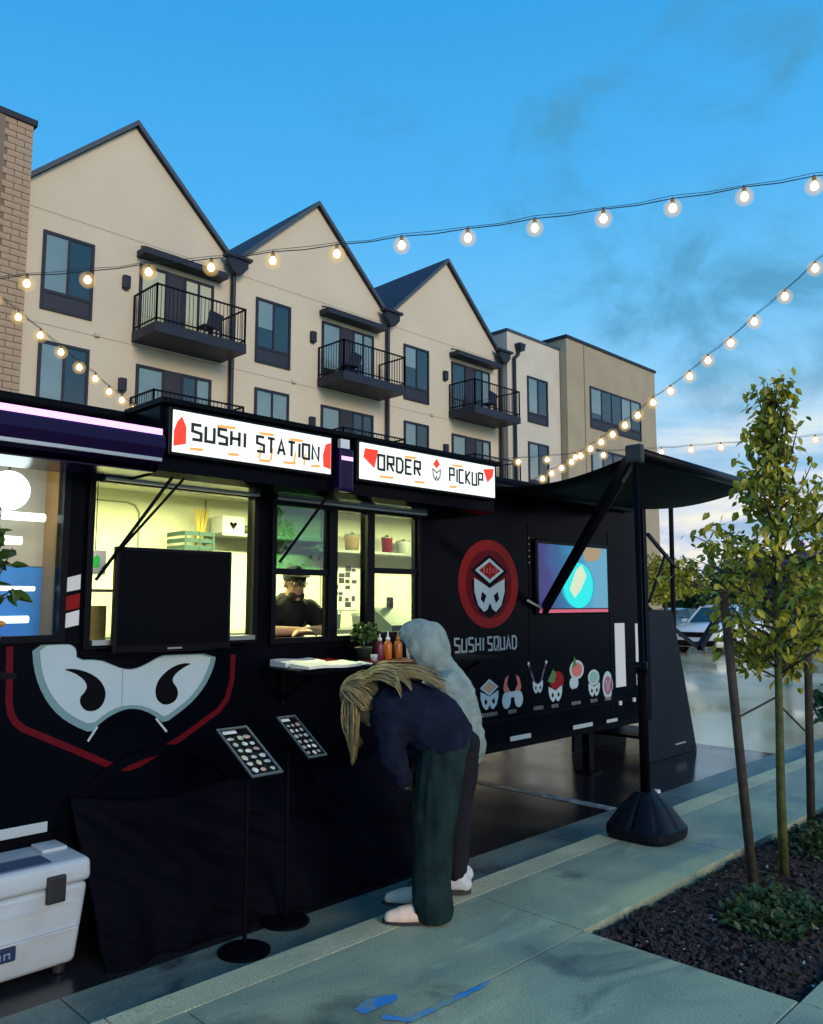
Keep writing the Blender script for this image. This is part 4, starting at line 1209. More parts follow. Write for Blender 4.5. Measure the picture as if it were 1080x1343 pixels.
# potted plant at the left window
pl = thing('potted_plant', (1.30, 4.12, 1.35), 'leafy green plant in a grey pot on a bracket under the left window', 'plant')
MB().lathe((1.29, 4.12, 1.27), [(.075, 0), (.10, .17), (.105, .18), (.095, .18)], 18).build('pot', mat('grey_pot', (.16, .17, .15), .6), pl, True)
bk = MB().box(1.14, 1.44, 4.02, WY - .031, 1.245, 1.27); bk.bar((1.29, WY - .035, 1.06), (1.29, 4.05, 1.245), .02); bk.build('wall_bracket', BLKMET, pl)
rnd = random.Random(21)
stems = MB()
tips = []
for (a, b, h) in ((1.33, 4.10, .30), (1.40, 4.09, .42), (1.36, 4.14, .52), (1.30, 4.1, .48), (1.42, 4.11, .22), (1.34, 4.08, .62), (1.27, 4.1, .56)):
    p0 = Vector((1.29, 4.12, 1.44)); p2 = Vector((a + rnd.uniform(-.02, .04), b, 1.44 + h))
    p1 = (p0 + p2) / 2 + Vector((rnd.uniform(-.03, .03), 0, .04))
    stems.tube([p0, p1, p2], [.006, .005, .003], 6)
    tips += [(p1, .6), (p2, 1.0), ((p1 + p2) / 2, .8)]
stems.build('stem', BARK, pl)
PLF = leaf_mat('pot_plant_leaf', (.06, .13, .02), (.04, .08, .015), 9)
for (p, s) in tips:
    for k in range(3):
        mb = MB(); add_leaf(mb, p + Vector((rnd.uniform(-.03, .03), rnd.uniform(-.03, .03), rnd.uniform(-.02, .02))), rnd.uniform(.09, .14) * s, rnd, .2)
        mb.build('leaf', PLF, pl)
MB().ball((1.37, 4.1, 1.50), .03, 8, 6, (1.3, 1, .6)).build('orange_blossom', mat('orange_petal', (.6, .3, .05), .5), pl)

# ================================================================== cloth skirt over the wheels
ck = MB()
nX, nZ = 220, 50
for i in range(nX + 1):
    u = i / nX
    x = 1.84 + 2.42 * u
    for j in range(nZ + 1):
        v = j / nZ
        bul = .50 * (1 - v) ** 1.15
        # bulge over the wheels
        d = math.exp(-((x - 2.36) / .42) ** 2) * .10 * math.sin(math.pi * min(1, v * 1.15))
        fold = .028 * math.sin(x * 21 + 2.2 * math.sin(v * 3 + x * 2)) * (1 - v) + .03 * (1 - 2 * abs(noise.noise(Vector((x * 5 + v * 3, v * 4, 1))))) + .018 * noise.noise(Vector((x * 9 + v * 14, v * 3, 4)))
        diag = .022 * math.sin((x * 18 + v * 15 + 2 * noise.noise(Vector((x * 2, v * 2, 8))))) * math.sin(math.pi * v) * (1 if x > 2.6 else .4)
        y = WY - .03 - bul - d - fold - diag
        ztop = .60 - .09 * math.sin(math.pi * ((u * 2.0) % 1.0)) - .03 * noise.noise(Vector((x * 4, 0, 0)))
        z = RZ + .006 + (ztop - RZ) * v
        if v == 1:
            y = WY - .034
        ck.v.append((x, y, z))
for i in range(nX):
    for j in range(nZ):
        a = i * (nZ + 1) + j
        ck.f.append((a, a + nZ + 1, a + nZ + 2, a + 1))
cko = tag(ck.build('cloth_skirt', mat('black_cloth', (.0026, .003, .0065), .75, spec=.04, var=.25, vscale=2), None, True), 'black cloth hung from the trailer side down over its wheels', 'cloth')
cko.modifiers.new('t', 'SOLIDIFY').thickness = .004

# ================================================================== menu boards
DISH = [mat('dish_print_%d' % k, c, .5, var=.35, vscale=45) for k, c in enumerate(((.62, .66, .60), (.55, .50, .38), (.70, .72, .68), (.45, .52, .46), (.50, .34, .26), (.40, .46, .34)))]
def menu_board(x0, x1, yt, zt, yb_, zb_, base, label, seed, skew=.0):
    t = thing('menu_board', (base[0], base[1], RZ), label, 'menu board')
    dn = Vector((0, yb_ - yt, zb_ - zt)); L = dn.length; dn.normalize()
    ux = Vector((1, 0, 0)); nn = ux.cross(dn).normalized()
    if nn.z < 0: nn = -nn
    O = Vector((x0, yt, zt)); W = x1 - x0
    def pt(a, b, h): return O + ux * (a * W) + dn * (b * L) + nn * h
    def slabq(a0, a1, b0, b1, h0, h1, mb):
        mb.add([pt(a0, b0, h0), pt(a1, b0, h0), pt(a1, b1, h0), pt(a0, b1, h0), pt(a0, b0, h1), pt(a1, b0, h1), pt(a1, b1, h1), pt(a0, b1, h1)],
               [(0, 3, 2, 1), (4, 5, 6, 7), (0, 1, 5, 4), (1, 2, 6, 5), (2, 3, 7, 6), (3, 0, 4, 7)])
    m = MB(); slabq(0, 1, 0, 1, -.012, 0, m); m.build('board', BLKMET, t)
    m = MB()
    slabq(0, 1, 0, .03, .0005, .008, m); slabq(0, 1, .97, 1, .0005, .008, m); slabq(0, .06, .03, .97, .0005, .008, m); slabq(.94, 1, .03, .97, .0005, .008, m)
    m.build('frame', mat('grey_snap_frame', (.10, .13, .14), .4), t)
    rr = random.Random(seed)
    cols, rows = 3, 6
    for r_ in range(rows):
        for c in range(cols):
            a = .12 + c * .27 + rr.uniform(-.03, .03); b = .17 + r_ * .133 + rr.uniform(-.012, .012)
            mm = MB()
            n = 10
            ra, rb = rr.uniform(.07, .12), rr.uniform(.03, .055)
            ca, cb2 = a + .11, b + .05
            ring = [pt(ca + ra * math.cos(6.283 * k / n) * rr.uniform(.8, 1.1), cb2 + rb * math.sin(6.283 * k / n) * rr.uniform(.8, 1.1), .003) for k in range(n)]
            mm.add(ring, [tuple(range(n))])
            mm.build('dish_picture', DISH[rr.randint(0, 5)], t)
    m = MB(); slabq(.12, .55, .06, .12, .002, .0035, m); m.build('heading', PAPER, t)
    cx = (x0 + x1) / 2; pc = pt(.5, .5, -.012)
    m = MB().tube([(cx, base[1], RZ + .02), (cx, base[1], pc.z - .06), pc], .011, 10); m.build('post', BLACKV, t)
    m = MB().lathe((cx, base[1], RZ), [(.13, 0.004), (.13, .012), (.115, .02), (.02, .035)], 28); m.build('base', BLACKV, t, True)
    return t
menu_board(2.33, 2.515, 3.72, .945, 3.39, .755, (2.42, 3.56), 'black menu board of dish pictures on a stand, beside the mask graphic', 1)
menu_board(2.73, 2.855, 3.75, .965, 3.46, .785, (2.79, 3.72), 'narrow menu board of dish pictures on a stand, in front of the bending person', 2)

# ================================================================== cooler
co = thing('cooler', (1.4, 4.12, RZ), 'white hard cooler with blue lid inset and black latch in the gutter', 'cooler')
CW = mat('white_cooler_plastic', (.47, .53, .57), .45, col2=(.38, .43, .45), vscale=5, lo=.5, hi=.75, bump=.06, bscale=90)
c0, c1, cy0, cy1, cz = 1.02, 1.79, 3.93, 4.31, RZ + .006
def coolshape(mb, x0, x1, y0, y1, z0, z1, inset, b=.03):
    bm = bmesh.new(); bmesh.ops.create_cube(bm, size=1)
    for v in bm.verts:
        f = inset if v.co.z < 0 else 0
        v.co = Vector(((x0 + x1) / 2 + v.co.x * (x1 - x0 - 2 * f), (y0 + y1) / 2 + v.co.y * (y1 - y0 - 2 * f), z0 if v.co.z < 0 else z1))
    bmesh.ops.bevel(bm, geom=bm.edges[:], offset=b, segments=3, profile=.5, affect='EDGES')
    bm.verts.index_update()
    mb.add([v.co[:] for v in bm.verts], [[v.index for v in f.verts] for f in bm.faces]); bm.free()
m = MB(); coolshape(m, c0, c1, cy0, cy1, cz + .03, .285, .035); m.build('tub', CW, co, True)
m = MB(); coolshape(m, c0 - .006, c1 + .006, cy0 - .006, cy1 + .006, .287, .395, -.004, .028); m.build('lid', CW, co, True)
m = MB(); m.prism([(c0 + .02, .08), (c1 - .05, .08), (c1 - .045, .09), (c0 + .02, .09)], cy0 + .004, cy0 + .02); m.build('moulded_rib', CW, co)
for zz in (.20, .255):
    MB().bbox(c0 + .03, c1 - .05, cy0 - .001, cy0 + .02, zz, zz + .008, .003).build('moulded_rib', CW, co)
m = MB().bbox(1.05, 1.62, 3.955, 4.10, .393, .402, .003); m.build('lid_inset', mat('blue_grey_inset', (.05, .08, .17), .5), co)
m = MB().bbox(1.64, 1.76, 4.12, 4.27, .394, .412, .006); m.build('lid_hump', CW, co, True)
for x in (1.585, 1.12):
    m = MB().bbox(x, x + .085, cy0 - .03, cy0 - .004, .225, .345, .008); m.build('latch', mat('black_rubber', (.012, .012, .014), .6), co)
m = MB().bbox(1.25, 1.47, cy0 + .003, cy0 + .02, .015, .075, .004); pl_ = m.build('badge', mat('navy_badge', (.012, .03, .08), .4), co)
m = MB()
for k, xx in enumerate((1.30, 1.34, 1.38, 1.42)):
    m.stroke([(xx, .03), (xx, .052), (xx + .022, .052), (xx + .022, .03)], .006, cy0 + .0005, cy0 + .0028)
m.build('badge_print', mat('pale_blue_print', (.2, .3, .42), .5), pl_)
for x in (c0 + .08, c1 - .1):
    for y in (cy0 + .07, cy1 - .08):
        MB().lathe((x, y, cz), [(.03, 0), (.03, .04)], 12).build('foot', mat('black_rubber', (.012, .012, .014), .6), co)

# ================================================================== weighted pole under the awning
ps = thing('pole_stand', (5.3, 3.0, 0), 'black pole in a water-filled ribbed base on the sidewalk, under awning corner', 'pole stand')
BASEM = mat('black_base_plastic', (.006, .007, .014), .42, spec=.2)
m = MB(); n = 24; PC = (5.27, 2.93)
def sq(r, a):     # rounded square radius
    c, s = abs(math.cos(a)), abs(math.sin(a))
    return r / ((c ** 4 + s ** 4) ** .25)
bp_ = [(.225, .004), (.235, .03), (.235, .075), (.215, .10), (.15, .20), (.075, .285), (.055, .30)]
for r, z in bp_:
    for k in range(48):
        a = 2 * math.pi * k / 48
        rib = 1 - (.06 if (.09 < z < .29 and k % 6 in (0,)) else 0)
        rr_ = sq(r, a) * rib
        m.v.append((PC[0] + rr_ * math.cos(a), PC[1] + rr_ * math.sin(a), z))
for i in range(len(bp_) - 1):
    for k in range(48):
        k2 = (k + 1) % 48
        m.f.append((i * 48 + k, i * 48 + k2, (i + 1) * 48 + k2, (i + 1) * 48 + k))
m.f.append(tuple(range(47, -1, -1))); m.f.append(tuple(6 * 48 + k for k in range(48)))
m.build('base', BASEM, ps)
MB().tube([(PC[0], PC[1], .25), (PC[0], PC[1], 1.12), (PC[0], PC[1], 1.14), (PC[0], PC[1], 2.63)], [.034, .034, .020, .020], 14).build('pole', BLACKV, ps, True)
MB().tube([(PC[0], PC[1], 1.1), (PC[0], PC[1], 1.18)], .042, 14).build('collar', BLKMET, ps, True)
MB().lathe((PC[0] + .07, PC[1] - .05, .285), [(.022, 0), (.022, .02)], 12).build('filler_cap', WHITE, ps)

# ================================================================== rear steps with dark wedge panel
rs = thing('rear_steps', (8.6, 4.6, RZ), 'dark wedge-sided rear steps with post and braces behind the trailer', 'steps')
WEDG = mat('navy_panel', (.0055, .010, .019), .5, spec=.15, var=.2, vscale=2)
MB().prism([(8.12, RZ + .005), (9.28, RZ + .005), (9.24, .02), (8.80, 1.50), (8.22, 1.50)], 4.48, 4.52).build('side_panel', WEDG, rs)
MB().prism([(8.12, RZ + .005), (9.28, RZ + .005), (9.24, .02), (8.80, 1.50), (8.22, 1.50)], 5.4, 5.44).build('side_panel', WEDG, rs)
for k in range(5):
    MB().box(8.5 - .02 * k, 9.2 - .1 * k, 4.525, 5.395, .06 + .19 * k, .09 + .19 * k).build('tread', BLKMET, rs)
MB().bbox(8.75, 9.0, 4.474, 4.479, .0, .02, .001).build('panel_mark', mat('dim_grey', (.25, .26, .28), .4), rs)
MB().tube([(9.06, 4.62, RZ), (9.125, 4.62, 2.82)], .028, 10).build('post', BLKMET, rs)
for pa, pb, wd in (((8.43, 4.56, 2.37), (9.14, 4.6, 2.02), .035), ((8.86, 4.58, 2.14), (8.41, 4.56, 1.60), .024), ((8.40, 4.56, 1.53), (9.62, 4.6, 1.06), .035), ((9.69, 4.6, 1.04), (10.29, 4.6, 1.43), .07)):
    MB().bar(pa, pb, wd).build('brace', BLKMET, rs)


# ================================================================== people
def frame(b, d):
    b = Vector(b); d = Vector((*d, 0)).normalized(); s = Vector((-d.y, d.x, 0))
    return lambda a, l, z: b + d * a + s * l + Vector((0, 0, z))
SKIN = mat('skin', (.42, .24, .16), .55, var=.08, vscale=20)
def hand(mb, wrist, dirv, side, up, sz=1.0, curl=.35):
    w = Vector(wrist); d = Vector(dirv).normalized(); s = Vector(side).normalized(); u = Vector(up).normalized()
    capsule(mb, w, .024 * sz, w + d * .04 * sz, .028 * sz)
    for k in (-1.5, -.5, .5, 1.5):
        capsule(mb, w + d * .03 * sz + s * k * .012 * sz, .014 * sz, w + d * .085 * sz + s * k * .019 * sz, .0115 * sz, 8)
        L = (.030, .036, .033, .026)[int(k + 1.5)] * sz
        p = w + d * .085 * sz + s * k * .019 * sz
        q = p + (d * .9 - u * curl) * L * 1.1
        r_ = q + (d * .55 - u * curl * 1.7) * L * .9
        capsule(mb, p, .0095 * sz, q, .0085 * sz, 8); capsule(mb, q, .0085 * sz, r_, .007 * sz, 8)
    p = w + d * .025 * sz + s * .03 * sz
    q = p + (d * .6 + s * .7) * .03 * sz
    capsule(mb, p, .012 * sz, q, .011 * sz, 8); capsule(mb, q, .011 * sz, q + (d * .85 + s * .15) * .028 * sz, .008 * sz, 8)
def head(mb, c, fwd, up, sz=1.0):
    f = Vector(fwd).normalized(); u = Vector(up); u = (u - f * u.dot(f)).normalized(); s = u.cross(f)
    q = Matrix((s, f, u)).transposed().to_quaternion()
    c = Vector(c)
    mb.ball(c + u * .02 * sz, .1 * sz, 18, 14, (.76, .93, .95), q)
    mb.ball(c + f * .028 * sz - u * .05 * sz, .08 * sz, 16, 12, (.74, .78, 1.0), q)
    mb.ball(c + f * .09 * sz - u * .025 * sz, .018 * sz, 10, 8, (.8, 1.2, 1.4), q)       # nose
    mb.ball(c + f * .075 * sz - u * .107 * sz, .024 * sz, 10, 8, (1, .8, .8), q)          # chin
    mb.ball(c + f * .083 * sz - u * .072 * sz, .018 * sz, 10, 8, (1.4, .6, .6), q)        # lips
    for k in (-1, 1):
        mb.ball(c + s * k * .078 * sz - u * .015 * sz, .026 * sz, 10, 8, (.35, .7, 1.1), q)
    return f, u, s
def eyes(par, c, f, u, s, sz=1.0):
    m = MB(); m2 = MB(); m3 = MB()
    for k in (-1, 1):
        p = Vector(c) + f * .084 * sz + s * k * .032 * sz + u * .003 * sz
        m.ball(p, .011 * sz, 10, 8); m2.ball(p + f * .007 * sz, .006 * sz, 8, 6)
        b0 = Vector(c) + f * .088 * sz + s * k * .016 * sz + u * .026 * sz
        m3.tube([b0, b0 + s * k * .018 * sz + u * .004 * sz, b0 + s * k * .034 * sz - f * .008 * sz], [.004, .0045, .003], 6)
    m.build('eye', mat('eye_white', (.6, .6, .58), .3), par, True); m2.build('pupil', BLACKV, par, True); m3.build('eyebrow', mat('dark_brow', (.03, .02, .015), .8), par, True)

# --- bending person with long blond hair
P = frame((3.205, 3.035, 0), (-.72, .69))
w1 = thing('person', (3.205, 3.035, 0), 'person with long blond hair in navy top bending towards the menu boards', 'person')
b = MB()
for s in (-1, 1):
    chain(b, [(P(0, s * .12, .075), .045), (P(.02, s * .115, .27), .052), (P(.0, s * .11, .46), .062), (P(-.06, s * .1, .68), .078), (P(-.09, s * .09, .86), .09)])
    chain(b, [(P(-.04, s * .12, .04), .035), (P(.08, s * .125, .035), .038), (P(.19, s * .13, .03), .03)])
    sh = P(.22, s * .16, 1.06); el = P(.21, s * .185, .84); wr = P(.14, s * .13, .70)
    chain(b, [(sh, .045), (el, .04), (wr, .028)])
    hand(b, wr, P(-.12, -s * .9, -.35) - P(0, 0, 0), P(0, -s * .3, 1) - P(0, 0, 0), P(1, 0, .1) - P(0, 0, 0))
chain(b, [(P(-.07, 0, .89), .12), (P(.02, 0, .98), .12), (P(.13, 0, 1.05), .125), (P(.22, 0, 1.075), .105), (P(.29, 0, 1.09), .06), (P(.34, 0, 1.085), .055)])
hc = P(.365, 0, 1.085)
f_, u_, s_ = head(b, hc, P(.55, 0, -.75) - P(0, 0, 0), P(.8, 0, .5) - P(0, 0, 0), 1.0)
remesh('body', b, .0065, 3, SKIN, w1)
eyes(w1, hc, f_, u_, s_)
j = MB()
chain(j, [(P(-.085, 0, .89), .150), (P(-.02, 0, .975), .152), (P(.10, 0, 1.035), .158), (P(.20, 0, 1.055), .145), (P(.27, 0, 1.07), .10)])
for s in (-1, 1):
    chain(j, [(P(-.06, s * .085, .89), .13), (P(.06, s * .10, .985), .13), (P(.20, s * .12, 1.045), .115)])
    chain(j, [(P(.20, s * .145, 1.05), .092), (P(.21, s * .185, .85), .072), (P(.15, s * .135, .715), .055)])
j.ball(P(.05, 0, .90), .13, 16, 12)
NAVY = mat('navy_fleece', (.009, .012, .028), .9, spec=.12, var=.3, vscale=9, bump=.6, bscale=22)
remesh('jacket', j, .012, 5, NAVY, w1, .016, 6, 1.5, 3)
j = MB()
for s in (-1, 1):
    chain(j, [(P(-.06, s * .08, .85), .125), (P(-.04, s * .095, .66), .115), (P(-.01, s * .108, .42), .100), (P(.0, s * .115, .20), .096), (P(-.01, s * .12, .065), .098)])
chain(j, [(P(-.08, -.05, .87), .125), (P(-.08, .05, .87), .125)])
PANT = mat('dark_green_sweatpants', (.011, .027, .028), .9, spec=.12, var=.3, vscale=8, bump=.5, bscale=18)
po_ = remesh('trousers', j, .012, 5, PANT, w1, .020, 9, .2, 7)
for v in po_.data.vertices:
    v.co.z = max(v.co.z, .012)
tg = MB().bbox(*sorted((P(.02, .17, .7).x - .012, P(.02, .17, .7).x + .012)), P(.02, .2, .7).y - .012, P(.02, .2, .7).y + .004, .685, .712, .003)
tg.build('pocket_tag', WHITE, w1)
SLIP = mat('cream_suede', (.86, .64, .48), .8, var=.08, vscale=30)
for s in (-1, 1):
    j = MB()
    chain(j, [(P(-.05, s * .12, .045), .048), (P(.06, s * .125, .045), .052), (P(.15, s * .13, .035), .046), (P(.205, s * .132, .028), .034)])
    j.ball(P(.03, s * .12, .07), .052, 14, 10)
    so = remesh('slipper', j, .008, 3, SLIP, w1)
    for v in so.data.vertices:
        v.co.z = max(v.co.z, .014)
    m = MB(); q = []
    for k in range(20):
        a = 2 * math.pi * k / 20
        q.append((.08 + .17 * math.cos(a), s * .126 + (.052 + .006 * math.cos(a)) * math.sin(a)))
    lo = [P(a, l, .002) for a, l in q]; hi = [P(a, l, .016) for a, l in q]
    m.add(lo + hi, [tuple(range(19, -1, -1)), tuple(range(20, 40))] + [(k, (k + 1) % 20, 20 + (k + 1) % 20, 20 + k) for k in range(20)])
    m.build('sole', mat('dark_sole', (.03, .025, .025), .7), so)
    MB().ball(P(.075, s * .175, .075), .018, 10, 8, (.5, .5, 1)).build('slipper_mark', BLACKV, so)
# hair: clumps thrown over the back and hanging at the face
rnd = random.Random(2)
h1 = MB(); h2 = MB()
locks = []
for k in range(16):
    side = -.15 + .30 * (k + rnd.uniform(0, 1)) / 12 if k < 12 else None
    a = rnd.uniform(-1.5, 1.5)
    root = hc + u_ * .095 * math.cos(a * .6) + s_ * .075 * math.sin(a) + f_ * rnd.uniform(-.05, .03)
    if side is not None:                # thrown over the back
        back = rnd.uniform(-.05, .16)
        pts = [root, P(.29, side * .6, 1.215 - abs(side) * .1), P(.20, side * .95, 1.222 - abs(side) * .30), P(.19 - back * .9, side * 1.2 + rnd.uniform(-.03, .03), 1.228 - abs(side) * .42), P(.18 - back * 1.7, side * 1.35 + rnd.uniform(-.05, .05), 1.20 - back * .12 - abs(side) * .55)]
    else:                               # hanging down past the face
        dx = rnd.uniform(-.01, .06); sd = rnd.uniform(.03, .105) * (1 if k % 4 else -1)
        pts = [root, P(.405 + dx, sd, 1.09), P(.395 + dx, sd, .98), P(.385 + dx * .8 + rnd.uniform(-.02, .02), sd, .87), P(.37 + rnd.uniform(-.02, .03), sd * .9, .80 + rnd.uniform(-.05, .12))]
    locks.append((pts, side is not None))
for k in range(20):                     # locks lying round the skull
    a = -1.5 + 3.0 * k / 19
    r0 = hc + u_ * .118 + s_ * .02 * math.sin(a)
    sd = s_ * math.sin(a); bk_ = -f_ * abs(math.cos(a)) * .6
    pts = [r0, hc + u_ * .075 + sd * .085 - f_ * .06 * abs(math.cos(a)), hc + sd * .102 - f_ * .085 * abs(math.cos(a)) - u_ * .01, hc + sd * .10 - f_ * .07 * abs(math.cos(a)) - u_ * .055, hc + sd * .09 - u_ * .085 - f_ * .05]
    locks.append((pts, False))
def spline(pts, step=4):
    out = []
    for i in range(len(pts) - 1):
        for t in [q_ / step for q_ in range(step)]:
            p0 = pts[max(i - 1, 0)]; p1 = pts[i]; p2 = pts[i + 1]; p3 = pts[min(i + 2, len(pts) - 1)]
            out.append(.5 * ((2 * p1) + (p2 - p0) * t + (2 * p0 - 5 * p1 + 4 * p2 - p3) * t * t + (3 * p1 - p0 - 3 * p2 + p3) * t ** 3))
    return out + [pts[-1]]
for li, (pts, back) in enumerate(locks):
    base = spline(pts)
    n = len(base)
    ph_ = rnd.uniform(0, 6); amp = rnd.uniform(.006, .016)
    for c in range(84):
        ox, oy = rnd.gauss(0, 1), rnd.gauss(0, 1)
        sm = []
        for i, p in enumerate(base):
            t = i / (n - 1)
            spread = (.008 + .026 * (1 if back else .6)) * math.sin(math.pi * min(1, .15 + t * .75))
            wv = amp * math.sin(ph_ + t * 9 + c * .12) * t
            sm.append(p + s_ * (ox * spread + wv) + Vector((0, 0, 1)) * abs(oy) * spread * (.45 if back else .2) + f_ * (oy * spread * (.2 if back else .8) + (0 if back else wv)))
        L = n - rnd.randint(0, 4)
        sm = sm[:L]
        rad = [.0008 + .0015 * math.sin(math.pi * min(1, (i / (L - 1)) * .85 + .15)) for i in range(L)]
        rad[-1] = .0008
        (h2 if (c + li) % 4 == 0 else h1).tube(sm, rad, 3)
q = Matrix((s_, f_, u_)).transposed().to_quaternion()
h2.ball(hc + u_ * .03 - f_ * .022, .108, 20, 14, (.86, .98, .95), q)
h1.build('hair', mat('blond_hair', (.56, .43, .19), .45, col2=(.27, .20, .09), vscale=16), w1, True)
h2.build('hair_roots', mat('ash_hair', (.17, .13, .065), .6, var=.3, vscale=30), w1, True)

# --- person in the pale hoodie
Q = frame((3.585, 3.185, 0), (-.61, .79))
w2 = thing('person', (3.585, 3.185, 0), 'person in pale grey hoodie with hood up leaning to the counter', 'person')
b = MB()
for s in (-1, 1):
    chain(b, [(Q(0, s * .085, .075), .04), (Q(.02, s * .09, .26), .05), (Q(.0, s * .09, .44), .058), (Q(-.02, s * .085, .64), .07), (Q(-.03, s * .08, .80), .085)])
    chain(b, [(Q(-.04, s * .085, .04), .034), (Q(.08, s * .09, .04), .036), (Q(.17, s * .095, .035), .03)])
    if s > 0:
        sh, el, wr = Q(.05, .15, 1.15), Q(-.035, .21, .94), Q(-.015, .22, .74)
        hand(b, wr, Q(.02, .0, -1) - Q(0, 0, 0), Q(1, 0, 0) - Q(0, 0, 0), Q(0, 1, 0) - Q(0, 0, 0), .9)
    else:
        sh, el, wr = Q(.10, -.16, 1.16), Q(.26, -.2, .98), Q(.42, -.12, 1.10)
        hand(b, wr, Q(1, .2, .1) - Q(0, 0, 0), Q(0, 1, 0) - Q(0, 0, 0), Q(0, 0, 1) - Q(0, 0, 0), .9)
    chain(b, [(sh, .05), (el, .038), (wr, .027)])
chain(b, [(Q(-.03, 0, .84), .12), (Q(.02, 0, .98), .115), (Q(.05, 0, 1.12), .11), (Q(.10, 0, 1.20), .06), (Q(.15, 0, 1.27), .052)])
hc2 = Q(.185, 0, 1.345)
f_, u_, s_ = head(b, hc2, Q(.85, .1, -.42) - Q(0, 0, 0), Q(.42, 0, .85) - Q(0, 0, 0), .95)
remesh('body', b, .0065, 3, SKIN, w2)
eyes(w2, hc2, f_, u_, s_, .95)
HOOD = mat('pale_grey_fleece', (.235, .30, .285), .9, spec=.12, var=.15, vscale=12, bump=.6, bscale=24)
j = MB()
chain(j, [(Q(-.03, 0, .79), .138), (Q(-.01, 0, .92), .138), (Q(.03, 0, 1.06), .14), (Q(.07, 0, 1.17), .115), (Q(.10, 0, 1.22), .10), (Q(.13, 0, 1.27), .085)])
chain(j, [(Q(.05, .15, 1.15), .078), (Q(-.035, .21, .95), .068), (Q(-.02, .22, .765), .052)])
chain(j, [(Q(.09, -.16, 1.15), .08), (Q(.26, -.2, .985), .066), (Q(.40, -.13, 1.085), .05)])
for s in (-1, 1):
    chain(j, [(Q(-.02, s * .06, .80), .115), (Q(.04, s * .08, 1.1), .095)])
remesh('hoodie', j, .009, 4, HOOD, w2, .020, 5.5, 1.5, 1)
# hood as a shell open towards the face
hm = MB()
nu, nv = 72, 48
q = Matrix((s_, f_, u_)).transposed()
for i in range(nv + 1):
    th = math.pi * .98 * i / nv           # from back pole towards the face opening
    for k in range(nu):
        a = 2 * math.pi * k / nu
        t = min(th, 2.02 + .12 * math.sin(a))
        v = Vector((math.sin(t) * math.cos(a) * .122, -math.cos(t) * .142 + .012, math.sin(t) * math.sin(a) * .145))
        if v.z < 0:
            v.z *= 1.25
        rg_ = 1 - abs(noise.noise(Vector((v.x * 9 + v.z * 5, v.y * 14, v.z * 8 + 3)))) * 2
        v *= 1 + .11 * rg_ + .06 * noise.noise(Vector((v.x * 11, v.y * 11, v.z * 11 + 9)))
        if th > 2.05:
            v *= 1 - .10 * (th - 2.05)
        hm.v.append(tuple(hc2 + q @ v))
for i in range(nv):
    for k in range(nu):
        k2 = (k + 1) % nu
        hm.f.append((i * nu + k, (i + 1) * nu + k, (i + 1) * nu + k2, i * nu + k2))
hd_ = hm.build('hood', HOOD, w2, True)
hd_.modifiers.new('t', 'SOLIDIFY').thickness = .012
j = MB()
for s in (-1, 1):
    chain(j, [(Q(-.03, s * .075, .80), .115), (Q(-.02, s * .085, .62), .10), (Q(.0, s * .09, .42), .085), (Q(.01, s * .088, .22), .076), (Q(.0, s * .086, .13), .068)])
remesh('trousers', j, .011, 4, mat('black_leggings', (.010, .011, .016), .85, spec=.2), w2, .010, 12, .3, 5)
for s in (-1, 1):
    j = MB()
    chain(j, [(Q(-.045, s * .085, .05), .046), (Q(.06, s * .09, .05), .048), (Q(.15, s * .095, .04), .04), (Q(.185, s * .097, .035), .032)])
    chain(j, [(Q(-.02, s * .085, .06), .046), (Q(-.01, s * .085, .12), .044)])
    so = remesh('sneaker', j, .008, 3, mat('white_sneaker', (.55, .58, .60), .6), w2)
    for v in so.data.vertices:
        v.co.z = max(v.co.z, .02)
    m = MB(); qq = []
    for k in range(20):
        a = 2 * math.pi * k / 20
        qq.append((.07 + .155 * math.cos(a), s * .09 + .052 * math.sin(a)))
    lo = [Q(a, l, .002) for a, l in qq]; hi = [Q(a, l, .03) for a, l in qq]
    m.add(lo + hi, [tuple(range(19, -1, -1)), tuple(range(20, 40))] + [(k, (k + 1) % 20, 20 + (k + 1) % 20, 20 + k) for k in range(20)])
    m.build('sole', mat('dark_sole', (.03, .025, .025), .7), so)

# --- worker leaning at the open sash
Wf = frame((3.66, 4.98, .5), (-.28, -1))
w3 = thing('person', (3.66, 4.98, .5), 'worker in dark shirt and cap leaning on the open serving window', 'person')
b = MB()
for s in (-1, 1):
    chain(b, [(Wf(0, s * .1, .05), .045), (Wf(.02, s * .1, .4), .06), (Wf(-.02, s * .09, .74), .085)])
    chain(b, [(Wf(-.02, s * .1, .04), .035), (Wf(.18, s * .11, .035), .03)])
    sh = Wf(.17, s * .17, 1.04); el = Wf(.26, s * .25, .90); wr = Wf(.40, -s * .02 + s * .04, .90)
    chain(b, [(sh, .055), (el, .042), (wr, .03)])
    hand(b, wr, Wf(.5, -s * 1.0, -.05) - Wf(0, 0, 0), Wf(1, 0, 0) - Wf(0, 0, 0), Wf(0, 0, 1) - Wf(0, 0, 0), .9)
chain(b, [(Wf(-.03, 0, .78), .13), (Wf(.06, 0, .92), .125), (Wf(.14, 0, 1.04), .125), (Wf(.19, 0, 1.12), .06), (Wf(.22, 0, 1.18), .055)])
hc3 = Wf(.25, 0, 1.24)
f_, u_, s_ = head(b, hc3, Wf(1, 0, -.15) - Wf(0, 0, 0), (0, 0, 1), .98)
remesh('body', b, .0065, 3, SKIN, w3)
eyes(w3, hc3, f_, u_, s_, .98)
j = MB()
chain(j, [(Wf(-.04, 0, .78), .155), (Wf(.05, 0, .92), .155), (Wf(.14, 0, 1.03), .15), (Wf(.18, 0, 1.08), .10)])
for s in (-1, 1):
    chain(j, [(Wf(.16, s * .15, 1.04), .085), (Wf(.22, s * .215, .955), .068)])
